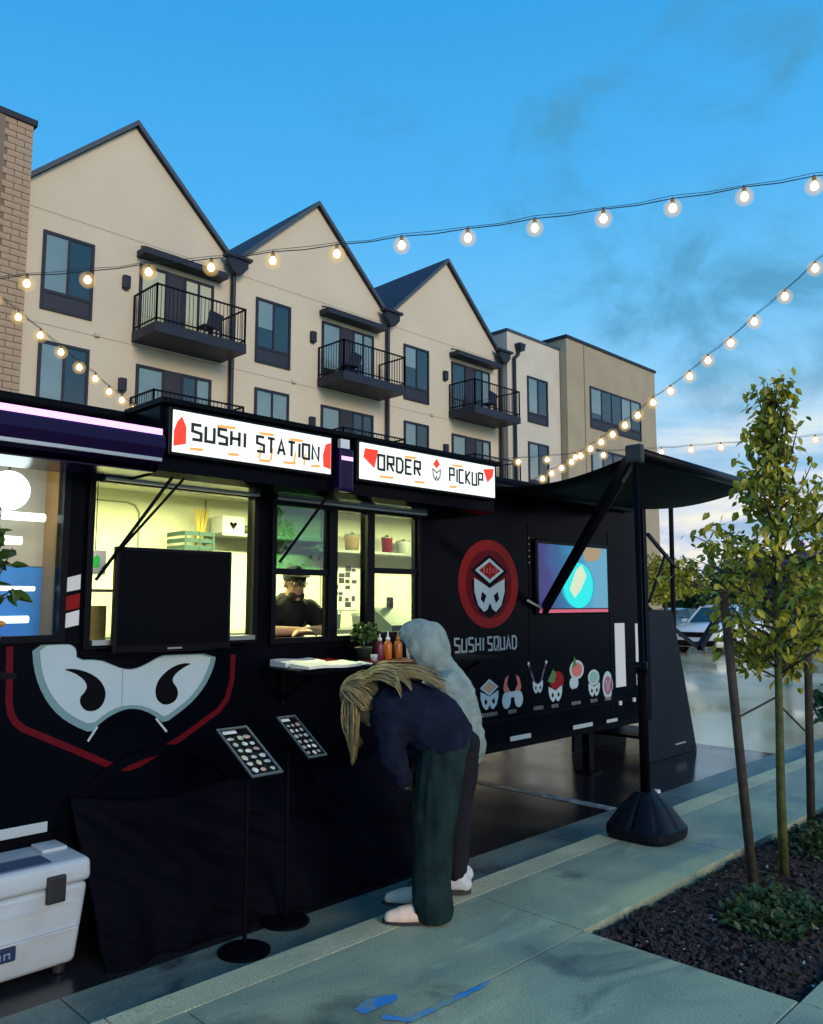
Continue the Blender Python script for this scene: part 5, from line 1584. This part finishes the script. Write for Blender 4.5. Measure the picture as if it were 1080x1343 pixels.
remesh('shirt', j, .012, 4, mat('black_shirt', (.010, .010, .012), .85, spec=.2), w3, .008, 10, .7, 9)
j = MB()
for s in (-1, 1):
    chain(j, [(Wf(-.03, s * .08, .74), .12), (Wf(.02, s * .1, .4), .09), (Wf(0, s * .1, .1), .08)])
remesh('trousers', j, .014, 3, mat('black_leggings', (.010, .011, .016), .85, spec=.2), w3)
m = MB(); qm = Matrix((s_, f_, u_)).transposed().to_quaternion()
m.ball(hc3 + u_ * .045 - f_ * .008, .1, 18, 12, (.86, 1.0, .82), qm)
cp_ = m.build('cap', mat('dark_cap', (.02, .018, .02), .8), w3, True)
m = MB()
br = [hc3 + u_ * .055 + f_ * (.075 + .075 * math.sin(t)) + s_ * (.078 * math.cos(t)) for t in [math.pi * k / 10 for k in range(11)]]
m.add(br + [p + u_ * .008 for p in br], [tuple(range(10, -1, -1)), tuple(range(11, 22))] + [(k, (k + 1) % 11, 11 + (k + 1) % 11, 11 + k) for k in range(11)])
m.build('cap_brim', mat('dark_cap', (.02, .018, .02), .8), cp_)
m = MB()
for k in (-1, 1):
    c_ = hc3 + f_ * .096 + s_ * k * .033 + u_ * .004
    m.tube([c_ + s_ * .026 * math.cos(t) + u_ * .02 * math.sin(t) for t in [6.283 * i / 14 for i in range(15)]], .0025, 6)
    m.tube([c_ + s_ * k * .026, hc3 + s_ * k * .078 + u_ * .005], .002, 6)
m.tube([hc3 + f_ * .098 - s_ * .008, hc3 + f_ * .098 + s_ * .008], .0025, 6)
m.build('glasses', BLKMET, w3)
j = MB(); j.ball(hc3 + f_ * .045 - u_ * .085, .062, 14, 10, (1.0, .75, .7), qm); j.build('beard', mat('dark_beard', (.03, .018, .012), .9), w3, True)

# ================================================================== string lights
S1 = [(2.061,7.37,4.24),(2.397,6.925,4.264),(2.726,6.49,4.267),(3.046,6.059,4.302),(3.368,5.629,4.31),(3.678,5.211,4.335),(3.992,4.787,4.36),(4.302,4.365,4.395),(4.613,3.945,4.423),(4.918,3.527,4.467),(5.224,3.109,4.504),(5.525,2.696,4.55),(5.829,2.278,4.6),(6.117,1.879,4.643),(6.411,1.471,4.694)]
S2 = [(2.472,8.727,4.799),(2.787,8.957,4.787),(3.11,9.185,4.728),(3.438,9.412,4.652),(3.768,9.637,4.577),(4.091,9.868,4.506),(4.403,10.105,4.469),(4.706,10.356,4.4),(5.006,10.601,4.383),(5.302,10.854,4.347),(5.604,11.099,4.325),(5.896,11.352,4.308)]
S3 = [(9.778,2.303,5.951),(9.895,2.705,5.759),(10.003,3.117,5.558),(10.119,3.521,5.352),(10.216,3.943,5.161),(10.356,4.317,4.998),(10.487,4.695,4.87),(10.648,5.04,4.748),(10.791,5.404,4.634),(10.935,5.76,4.553),(11.096,6.104,4.44),(11.271,6.429,4.363),(11.446,6.753,4.291),(11.622,7.074,4.235),(11.799,7.392,4.187),(11.98,7.707,4.132),(12.164,8.018,4.085),(12.333,8.345,4.033),(12.495,8.677,3.991),(12.663,9.005,3.943)]
S4 = [(11.136,9.101,4.049),(11.45,8.66,4.075),(11.74,8.243,4.101),(12.017,7.84,4.127),(12.289,7.442,4.152),(12.568,7.038,4.163),(12.843,6.64,4.174),(13.122,6.235,4.197),(13.397,5.834,4.221),(13.676,5.429,4.243),(13.968,5.009,4.278),(14.257,4.594,4.3),(14.558,4.166,4.334)]
BULB = emit('warm_bulb_glow', (1.0, .88, .58), 9.0)
def halo_mat():  # halo round each bulb, put into the colour of translucent shells
    m = bpy.data.materials.new('amber_halo_glow'); m.use_nodes = True
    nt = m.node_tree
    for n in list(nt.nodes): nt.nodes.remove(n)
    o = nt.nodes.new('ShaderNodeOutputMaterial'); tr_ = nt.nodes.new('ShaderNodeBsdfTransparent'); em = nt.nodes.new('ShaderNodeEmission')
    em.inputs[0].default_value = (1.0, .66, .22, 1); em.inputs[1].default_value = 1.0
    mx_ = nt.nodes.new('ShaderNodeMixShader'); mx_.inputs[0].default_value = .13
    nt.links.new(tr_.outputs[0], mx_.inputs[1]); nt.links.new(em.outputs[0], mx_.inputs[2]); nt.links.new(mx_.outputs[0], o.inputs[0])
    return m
HALO = halo_mat()
WIRE = mat('dark_wire', (.02, .025, .035), .6)
def string_light(pts, label, r, post_a=None, post_b=None):
    pts = [Vector(p) for p in pts]
    t = thing('string_light', pts[0], label, 'string lights', 'strings of bulbs overhead')
    top = [p + Vector((0, 0, .078)) for p in pts]
    path = []
    for a, b in zip(top[:-1], top[1:]):
        path += [a, (a + b) / 2 + Vector((0, 0, -.012))]
    path.append(top[-1])
    d0 = (top[0] - top[1]).normalized(); d1 = (top[-1] - top[-2]).normalized()
    path = [top[0] + d0 * .6] + path + [top[-1] + d1 * .6]
    MB().tube(path, .004, 6).build('wire', WIRE, t)
    MB().tube([p + Vector((0, 0, .018 + .006 * math.sin(i * 1.7))) for i, p in enumerate(path)], .0025, 5).build('guide_wire', WIRE, t)
    bme = MB().lathe((0, 0, 0), [(r * .25, -r * 1.0), (r * .7, -r * .75), (r, -r * .1), (r * .92, r * .4), (r * .5, r * 1.0), (r * .38, r * 1.3)], 12).mesh('bulb'); bme.materials.append(BULB)
    bme.polygons.foreach_set('use_smooth', [True] * len(bme.polygons))
    gme = MB().ball((0, 0, 0), r * 1.4, 14, 10).ball((0, 0, 0), r * 1.85, 14, 10).ball((0, 0, 0), r * 2.4, 14, 10).mesh('glow_shell'); gme.materials.append(HALO)  # nested balls stand in for the bulb's glow, no real glass
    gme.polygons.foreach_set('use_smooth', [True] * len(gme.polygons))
    sme = MB().lathe((0, 0, 0), [(.012, 0), (.015, .008), (.015, .035), (.008, .05)], 10).mesh('socket'); sme.materials.append(WIRE)
    for p in pts:
        o = bpy.data.objects.new('bulb', bme); COL.objects.link(o); o.location = p; attach(o, t)
        s = bpy.data.objects.new('socket', sme); COL.objects.link(s); s.parent = o; s.location = (0, 0, r * 1.2)
        g_ = bpy.data.objects.new('glow_shell', gme); COL.objects.link(g_); g_.parent = o
    return t
string_light(S1, 'string of warm bulbs crossing the open sky above the gables', .029)
string_light(S2, 'string of warm bulbs dropping across the brick building to the sushi sign', .034)
string_light(S3, 'string of warm bulbs climbing from the awning across the taupe block', .040)
string_light(S4, 'level string of bulbs running low behind the awning and young tree', .036)

# ================================================================== young staked tree
yt = thing('young_tree', (5.07, 1.94, 0), 'young olive-green leafy tree tied between two wooden stakes', 'tree')
tk = [Vector((5.07, 1.94, -.03)), Vector((5.03, 1.92, .5)), Vector((4.97, 1.88, 1.1)), Vector((4.92, 1.85, 1.6)), Vector((4.87, 1.80, 2.2)), Vector((4.80, 1.77, 2.85))]
MB().tube(tk, [.03, .026, .022, .018, .012, .004], 10).build('trunk', mat('green_bark', (.07, .085, .02), .8, var=.3, vscale=20, bump=.4, bscale=50), yt, True)
rnd = random.Random(5)
def on_trunk(z):
    for a, b in zip(tk[:-1], tk[1:]):
        if a.z <= z <= b.z:
            return a.lerp(b, (z - a.z) / (b.z - a.z))
    return tk[-1]
br = MB(); lf = MB(); spots = []
def width(z):      # half width of the crown at height z
    if z > 2.35: return .05 + (2.95 - z) * .26
    if z > 1.85: return .21 + (2.35 - z) * .68
    return max(.16, .54 - (1.85 - z) * .50)
for k in range(72):
    z = 1.12 + 1.62 * (k + .5) / 72
    p = on_trunk(z)
    a = k * 2.4
    zt = min(2.9, z + rnd.uniform(.12, .34))
    L = width(zt) * rnd.uniform(.55, 1.3) * (1.12 if zt < 2.15 else 1)
    e = p + Vector((math.cos(a) * L, math.sin(a) * L, zt - z))
    mid = (p + e) / 2 + Vector((math.cos(a), math.sin(a), 0)) * L * .12 + Vector((0, 0, -.02))
    br.tube([p, mid, e], [.008, .006, .002], 6)
    n = int((14 + 38 * L / .4) * (1.3 if (k * 7) % 5 < 3 else .4))
    for _ in range(n):
        t = rnd.uniform(.2, 1.08)
        q = (p.lerp(mid, t * 2) if t < .5 else mid.lerp(e, t * 2 - 1))
        q = q + Vector((rnd.gauss(0, .042), rnd.gauss(0, .042), rnd.gauss(0, .035)))
        spots.append(q)
for k in range(60):
    z = rnd.uniform(2.45, 2.93); p = on_trunk(z)
    spots.append(p + Vector((rnd.gauss(0, .04), rnd.gauss(0, .04), rnd.gauss(0, .03))))
br.build('branch', BARK, yt, True)
rnd.shuffle(spots)
lme = []
for k in range(6):
    m = MB(); add_leaf(m, (0, 0, 0), 1.0, rnd, .7)
    me = m.mesh('leaf'); me.materials.append(LEAF); lme.append(me)
rest = MB()
for i, q in enumerate(spots):
    sz = rnd.uniform(.042, .082)
    if i < 240:
        o = bpy.data.objects.new('leaf', lme[i % 6]); COL.objects.link(o)
        o.location = q; o.scale = (sz, sz, sz); o.rotation_euler = (0, 0, rnd.uniform(0, 6.28)); attach(o, yt)
    else:
        add_leaf(rest, q, sz, rnd, .7)
kind(rest.build('crown', LEAF, yt), 'stuff')
print('leaves', len(spots))
st = tag(MB().tube([(4.69, 1.96, -.04), (4.665, 2.055, 1.66)], [.028, .025], 10).build('tree_stake', STAKE, None, True), 'leaning wooden stake beside the young tree, on the kerb side', 'stake')
st2 = tag(MB().tube([(5.82, 2.04, -.04), (5.74, 1.96, 1.62)], [.028, .025], 10).build('tree_stake', STAKE, None, True), 'upright wooden stake behind the young tree, wrapped by a leafy shrub', 'stake')
m = MB().tube([(4.685, 2.0, .95), (5.0, 1.895, 1.05)], .006, 6); m.tube([(4.99, 1.89, 1.0), (5.78, 2.0, .72)], .006, 6); m.tube([(4.675, 2.03, 1.40), (4.95, 1.87, 1.22)], .006, 6)
tag(m.build('tree_tie', mat('black_tie', (.02, .02, .02), .7)), 'dark rubber ties running from stakes to the young tree trunk', 'tie')
sg = thing('leafy_shrub', (6.05, 1.85, 0), 'bright green leafy shrub climbing behind the far stake', 'shrub')
m = MB(); simple_crown(m, (6.02, 1.80, .98), .26, .24, .30, 900, .07, rnd, 14); kind(m.build('foliage', LEAFT, sg), 'stuff')
m = MB()
for k in range(5):
    m.tube([(6.05, 1.85, -.03), (6.0 + rnd.uniform(-.1, .1), 1.82 + rnd.uniform(-.1, .1), .9)], [.016, .006], 6)
m.build('stem', BARK, sg)
def low_shrub(x, y, rx, ry, rz, n, label, seed):
    r = random.Random(seed)
    t = thing('ground_shrub', (x, y, .0), label, 'shrub')
    m = MB()
    for _ in range(n):
        a = r.uniform(0, 6.283); rr_ = math.sqrt(r.random())
        px, py = x + rx * rr_ * math.cos(a), y + ry * rr_ * math.sin(a)
        h = rz * (1 - rr_ ** 2 * .8) * r.uniform(.45, 1.1)
        add_leaf(m, (px, py, max(.01, h * r.uniform(.3, 1))), r.uniform(.03, .055), r, -.6)
    kind(m.build('foliage', LEAF2, t), 'stuff')
    m = MB()
    for _ in range(14):
        a = r.uniform(0, 6.283)
        m.tube([(x, y, -.02), (x + rx * .7 * math.cos(a), y + ry * .7 * math.sin(a), rz * r.uniform(.4, .9))], [.006, .002], 5)
    m.build('stem', BARK, t)
low_shrub(4.35, 1.72, .34, .24, .17, 850, 'low dark green shrub spreading on the mulch in front of the tree', 31)
low_shrub(5.75, 1.95, .30, .25, .22, 650, 'low dark green shrub at the foot of the far stake', 32)
low_shrub(6.9, 1.9, .4, .3, .2, 900, 'low dark shrub farther along the planting bed beyond both stakes', 33)

# ================================================================== parked cars
def car(loc, rot, col, label, suv=True, detail=True):
    t = thing('parked_car', loc, label, 'car', 'cars in the lot', rot=rot, local=True)
    paint = mat('car_paint_%s' % '_'.join(str(int(c * 100)) for c in col), col, .25, spec=.5, coat=.4)
    gl = mat('car_glass', (.02, .05, .06), .08, spec=.6)
    H = 1.62 if suv else 1.45
    # stations: x, half width, bottom, belt height
    S = [(2.28, .70, .36, .66), (2.2, .84, .26, .80), (1.9, .91, .22, .92), (1.3, .925, .22, 1.0), (.75, .93, .22, 1.03), (-.6, .93, .22, 1.05), (-1.7, .92, .24, 1.06), (-2.15, .88, .30, 1.0), (-2.28, .78, .42, .88)]
    m = MB(); n = 11
    for x, w, zb, zt in S:
        sec = [(-w * .85, zb), (-w, zb + .12), (-w * 1.0, (zb + zt) / 2), (-w * .97, zt - .06), (-w * .88, zt), (0, zt + .03), (w * .88, zt), (w * .97, zt - .06), (w, (zb + zt) / 2), (w, zb + .12), (w * .85, zb)]
        m.v += [(x, y, z) for y, z in sec]
    for i in range(len(S) - 1):
        for k in range(n):
            k2 = (k + 1) % n
            m.f.append((i * n + k, (i + 1) * n + k, (i + 1) * n + k2, i * n + k2))
    m.f.append(tuple(range(n))); m.f.append(tuple((len(S) - 1) * n + k for k in range(n - 1, -1, -1)))
    m.build('body', paint, t, True)
    G = [(1.05, .80, .80, 1.02, 1.03), (.30, .80, .66, 1.02, H - .06), (-.2, .82, .68, 1.02, H), (-1.2, .82, .68, 1.02, H - .02), (-1.75, .80, .64, 1.02, H - .10), (-2.12, .78, .74, 1.0, 1.08)]
    m = MB()
    for x, wb, wt, zb, zt in G:
        m.v += [(x, -wb, zb), (x, -wt, zt), (x, wt, zt), (x, wb, zb)]
    for i in range(len(G) - 1):
        for k in range(3):
            m.f.append((i * 4 + k, (i + 1) * 4 + k, (i + 1) * 4 + k + 1, i * 4 + k + 1))
    m.build('cabin', gl, t)
    m = MB()
    for x, wt, zt in [(.33, .64, H - .075), (-.2, .67, H), (-1.2, .67, H - .02), (-1.78, .63, H - .10)]:
        m.v += [(x, -wt, zt + .005), (x, 0, zt + .035), (x, wt, zt + .005), (x, wt, zt - .04), (x, -wt, zt - .04)]
    for i in range(3):
        for k in range(5):
            m.f.append((i * 5 + k, (i + 1) * 5 + k, (i + 1) * 5 + (k + 1) % 5, i * 5 + (k + 1) % 5))
    m.f.append((0, 1, 2, 3, 4)); m.f.append((19, 18, 17, 16, 15))
    m.build('roof', paint, t)
    m = MB()
    for s in (-1, 1):
        for (a, b) in (((1.05, .81, 1.03), (.30, .67, H - .06)), ((-.25, .82, 1.03), (-.28, .685, H - .02)), ((-1.25, .825, 1.03), (-1.2, .685, H - .04)), ((-2.12, .785, 1.04), (-1.75, .645, H - .12))):
            m.bar((a[0], s * a[1], a[2]), (b[0], s * b[1], b[2]), .07, .03)
    m.build('pillar', paint, t)
    for s in (-1, 1):
        for x in (1.42, -1.42):
            w = MB(); nn = 22
            prof_ = [(.20, .0), (.30, .0), (.345, .03), (.345, .19), (.30, .22), (.2, .22)]
            for r, dy in prof_:
                for k in range(nn):
                    a = 2 * math.pi * k / nn
                    w.v.append((x + r * math.cos(a), s * (.73 + dy), .345 + r * math.sin(a)))
            for i in range(5):
                for k in range(nn):
                    w.f.append((i * nn + k, i * nn + (k + 1) % nn, (i + 1) * nn + (k + 1) % nn, (i + 1) * nn + k))
            w.f.append(tuple(range(5 * nn, 6 * nn)))
            wo = w.build('wheel', mat('tyre_rubber', (.012, .012, .013), .8), t)
            if detail:
                rm = MB()
                rm.add([(x + .2 * math.cos(2 * math.pi * k / 10 + .1 * (k % 2)) * (1 if k % 2 else .55), s * .955, .345 + .2 * math.sin(2 * math.pi * k / 10 + .1 * (k % 2)) * (1 if k % 2 else .55)) for k in range(10)], [tuple(range(10))])
                rm.build('rim', STEEL, wo)
        MB().prism_x([(s * .86, .74), (s * .60, .70), (s * .58, .78), (s * .84, .85)], 2.02, 2.262).build('headlight', mat('headlamp_lens', (.5, .55, .58), .15), t)
        MB().bbox(.78, .95, min(s * .93, s * 1.1), max(s * .93, s * 1.1), 1.02, 1.14, .02).build('mirror', paint, t)
        MB().bbox(-2.28, -2.2, min(s * .66, s * .85), max(s * .66, s * .85), .78, .95, .01).build('tail_light', REDV, t)
    MB().bbox(2.16, 2.30, -.56, .56, .56, .73, .02).build('grille', BLKMET, t)
    MB().bbox(2.2, 2.315, -.70, .70, .26, .46, .02).build('lower_bumper', BLKMET, t)
    MB().bbox(2.316, 2.322, -.26, .26, .42, .52, .002).build('number_plate', WHITE, t)
    return t
car((28.4, 12.55, RZ), R(180), (.85, .86, .86), 'white sport utility car parked nose towards the trailer')
car((33.5, 17.2, RZ), R(180), (.10, .16, .20), 'dark blue-grey car parked beyond the white one', False)
car((37.5, 12.6, RZ), R(182), (.55, .57, .58), 'silver car parked far back past the young tree', False, False)
car((44.5, 15.6, RZ), R(178), (.05, .06, .07), 'black car parked at the far side of the lot', False, False)
car((31.5, 9.6, RZ), R(184), (.20, .26, .24), 'grey-green car parked near the plum trees', True, False)

# ================================================================== far trees and houses
def far_tree(x, y, zc, rx, rz, n, size, m, label, seed, trunk=.12, group='trees round the lot'):
    r = random.Random(seed)
    t = thing('lot_tree', (x, y, RZ), label, 'tree', group)
    mb = MB(); simple_crown(mb, (x, y, zc), rx, rx, rz, n, size, r, 16)
    kind(mb.build('crown', m, t), 'stuff')
    mb = MB().tube([(x, y, RZ), (x + .1, y, zc * .5), (x, y, zc + rz * .4)], [trunk, trunk * .7, trunk * .3], 8)
    for k in range(5):
        a = r.uniform(0, 6.28)
        mb.tube([(x, y, zc - rz * .5), (x + rx * .6 * math.cos(a), y + rx * .6 * math.sin(a), zc + rz * r.uniform(0, .5))], [trunk * .4, trunk * .12], 6)
    mb.build('trunk', BARK, t, True)
far_tree(30.0, 15.6, 2.5, 1.7, 1.15, 2600, .20, LEAF, 'low olive green tree standing right behind the white car', 41)
far_tree(33.5, 14.2, 2.3, 1.6, 1.3, 2000, .20, LEAF2, 'dark green tree with dense crown left of the plum trees', 42)
far_tree(22.5, 8.3, 1.9, 1.0, 1.2, 1800, .16, LEAFP, 'small plum-leaved tree behind the young tree trunk', 43)
far_tree(20.5, 6.6, 1.7, 1.15, 1.5, 1900, .16, LEAFP, 'broad plum-leaved tree in front of the pink house', 44)
far_tree(17.5, 4.6, .9, .8, .9, 1400, .13, LEAF2, 'round dark green bush at the kerb beyond the planting bed', 45, .06)
far_tree(60, 22, 3.2, 3.4, 2.6, 2000, .5, LEAF2, 'distant dark green tree beside the pink house', 46, .3)
far_tree(70, 34, 3.0, 4.0, 2.8, 2000, .6, LEAF2, 'distant spreading tree behind the parked cars', 47, .3)
far_tree(66, 27.5, 3.0, 3.6, 2.6, 2000, .55, LEAF, 'distant olive tree between the two dark green ones', 48, .3)
fh = thing('pink_house', (62, 17, RZ), 'low pinkish house with a shallow grey roof behind the plum trees', 'house')
PKW = mat('pink_stucco', (.42, .26, .22), .9, var=.06, vscale=.4)
MB().box(56, 76, 10, 20.5, RZ, 4.2).build('wall', PKW, fh)
m = MB().prism_x([(9.5, 4.2), (21, 4.2), (15.2, 6.2)], 55.6, 76.4); m.build('roof', mat('grey_roof', (.16, .15, .16), .8), fh)
for (y0, y1) in ((11.2, 12.6), (14.0, 15.6), (17.2, 18.6)):
    wo = MB().box(55.92, 55.999, y0, y1, 1.2, 2.8).build('window', DKFRAME, fh)
    MB().box(55.90, 55.919, y0 + .1, y1 - .1, 1.3, 2.7).build('pane', mat('far_glass', (.05, .08, .1), .1), wo)
# balcony furniture
for k, (ox, nm) in enumerate(((13.2, 'dark slatted chair on the first balcony'), (19.2, 'dark folding chair on the second balcony, left end'), (27.3, 'dark chair on the third balcony under the visor'))):
    c = thing('balcony_chair', (ox, 22.2, 9.83), nm, 'chair', 'chairs on the balconies')
    MB().bbox(ox - .25, ox + .25, 21.95, 22.45, 10.25, 10.3, .01).build('seat', DKFRAME, c)
    MB().bar((ox + .22, 22.2, 10.3), (ox + .34, 22.2, 10.85), .5, .04, up=(0, 1, 0)).build('backrest', DKFRAME, c)
    for a in (-.22, .22):
        for b_ in (21.98, 22.42):
            MB().bar((ox + a, b_, 9.831), (ox + a, b_, 10.25), .04).build('leg', DKFRAME, c)
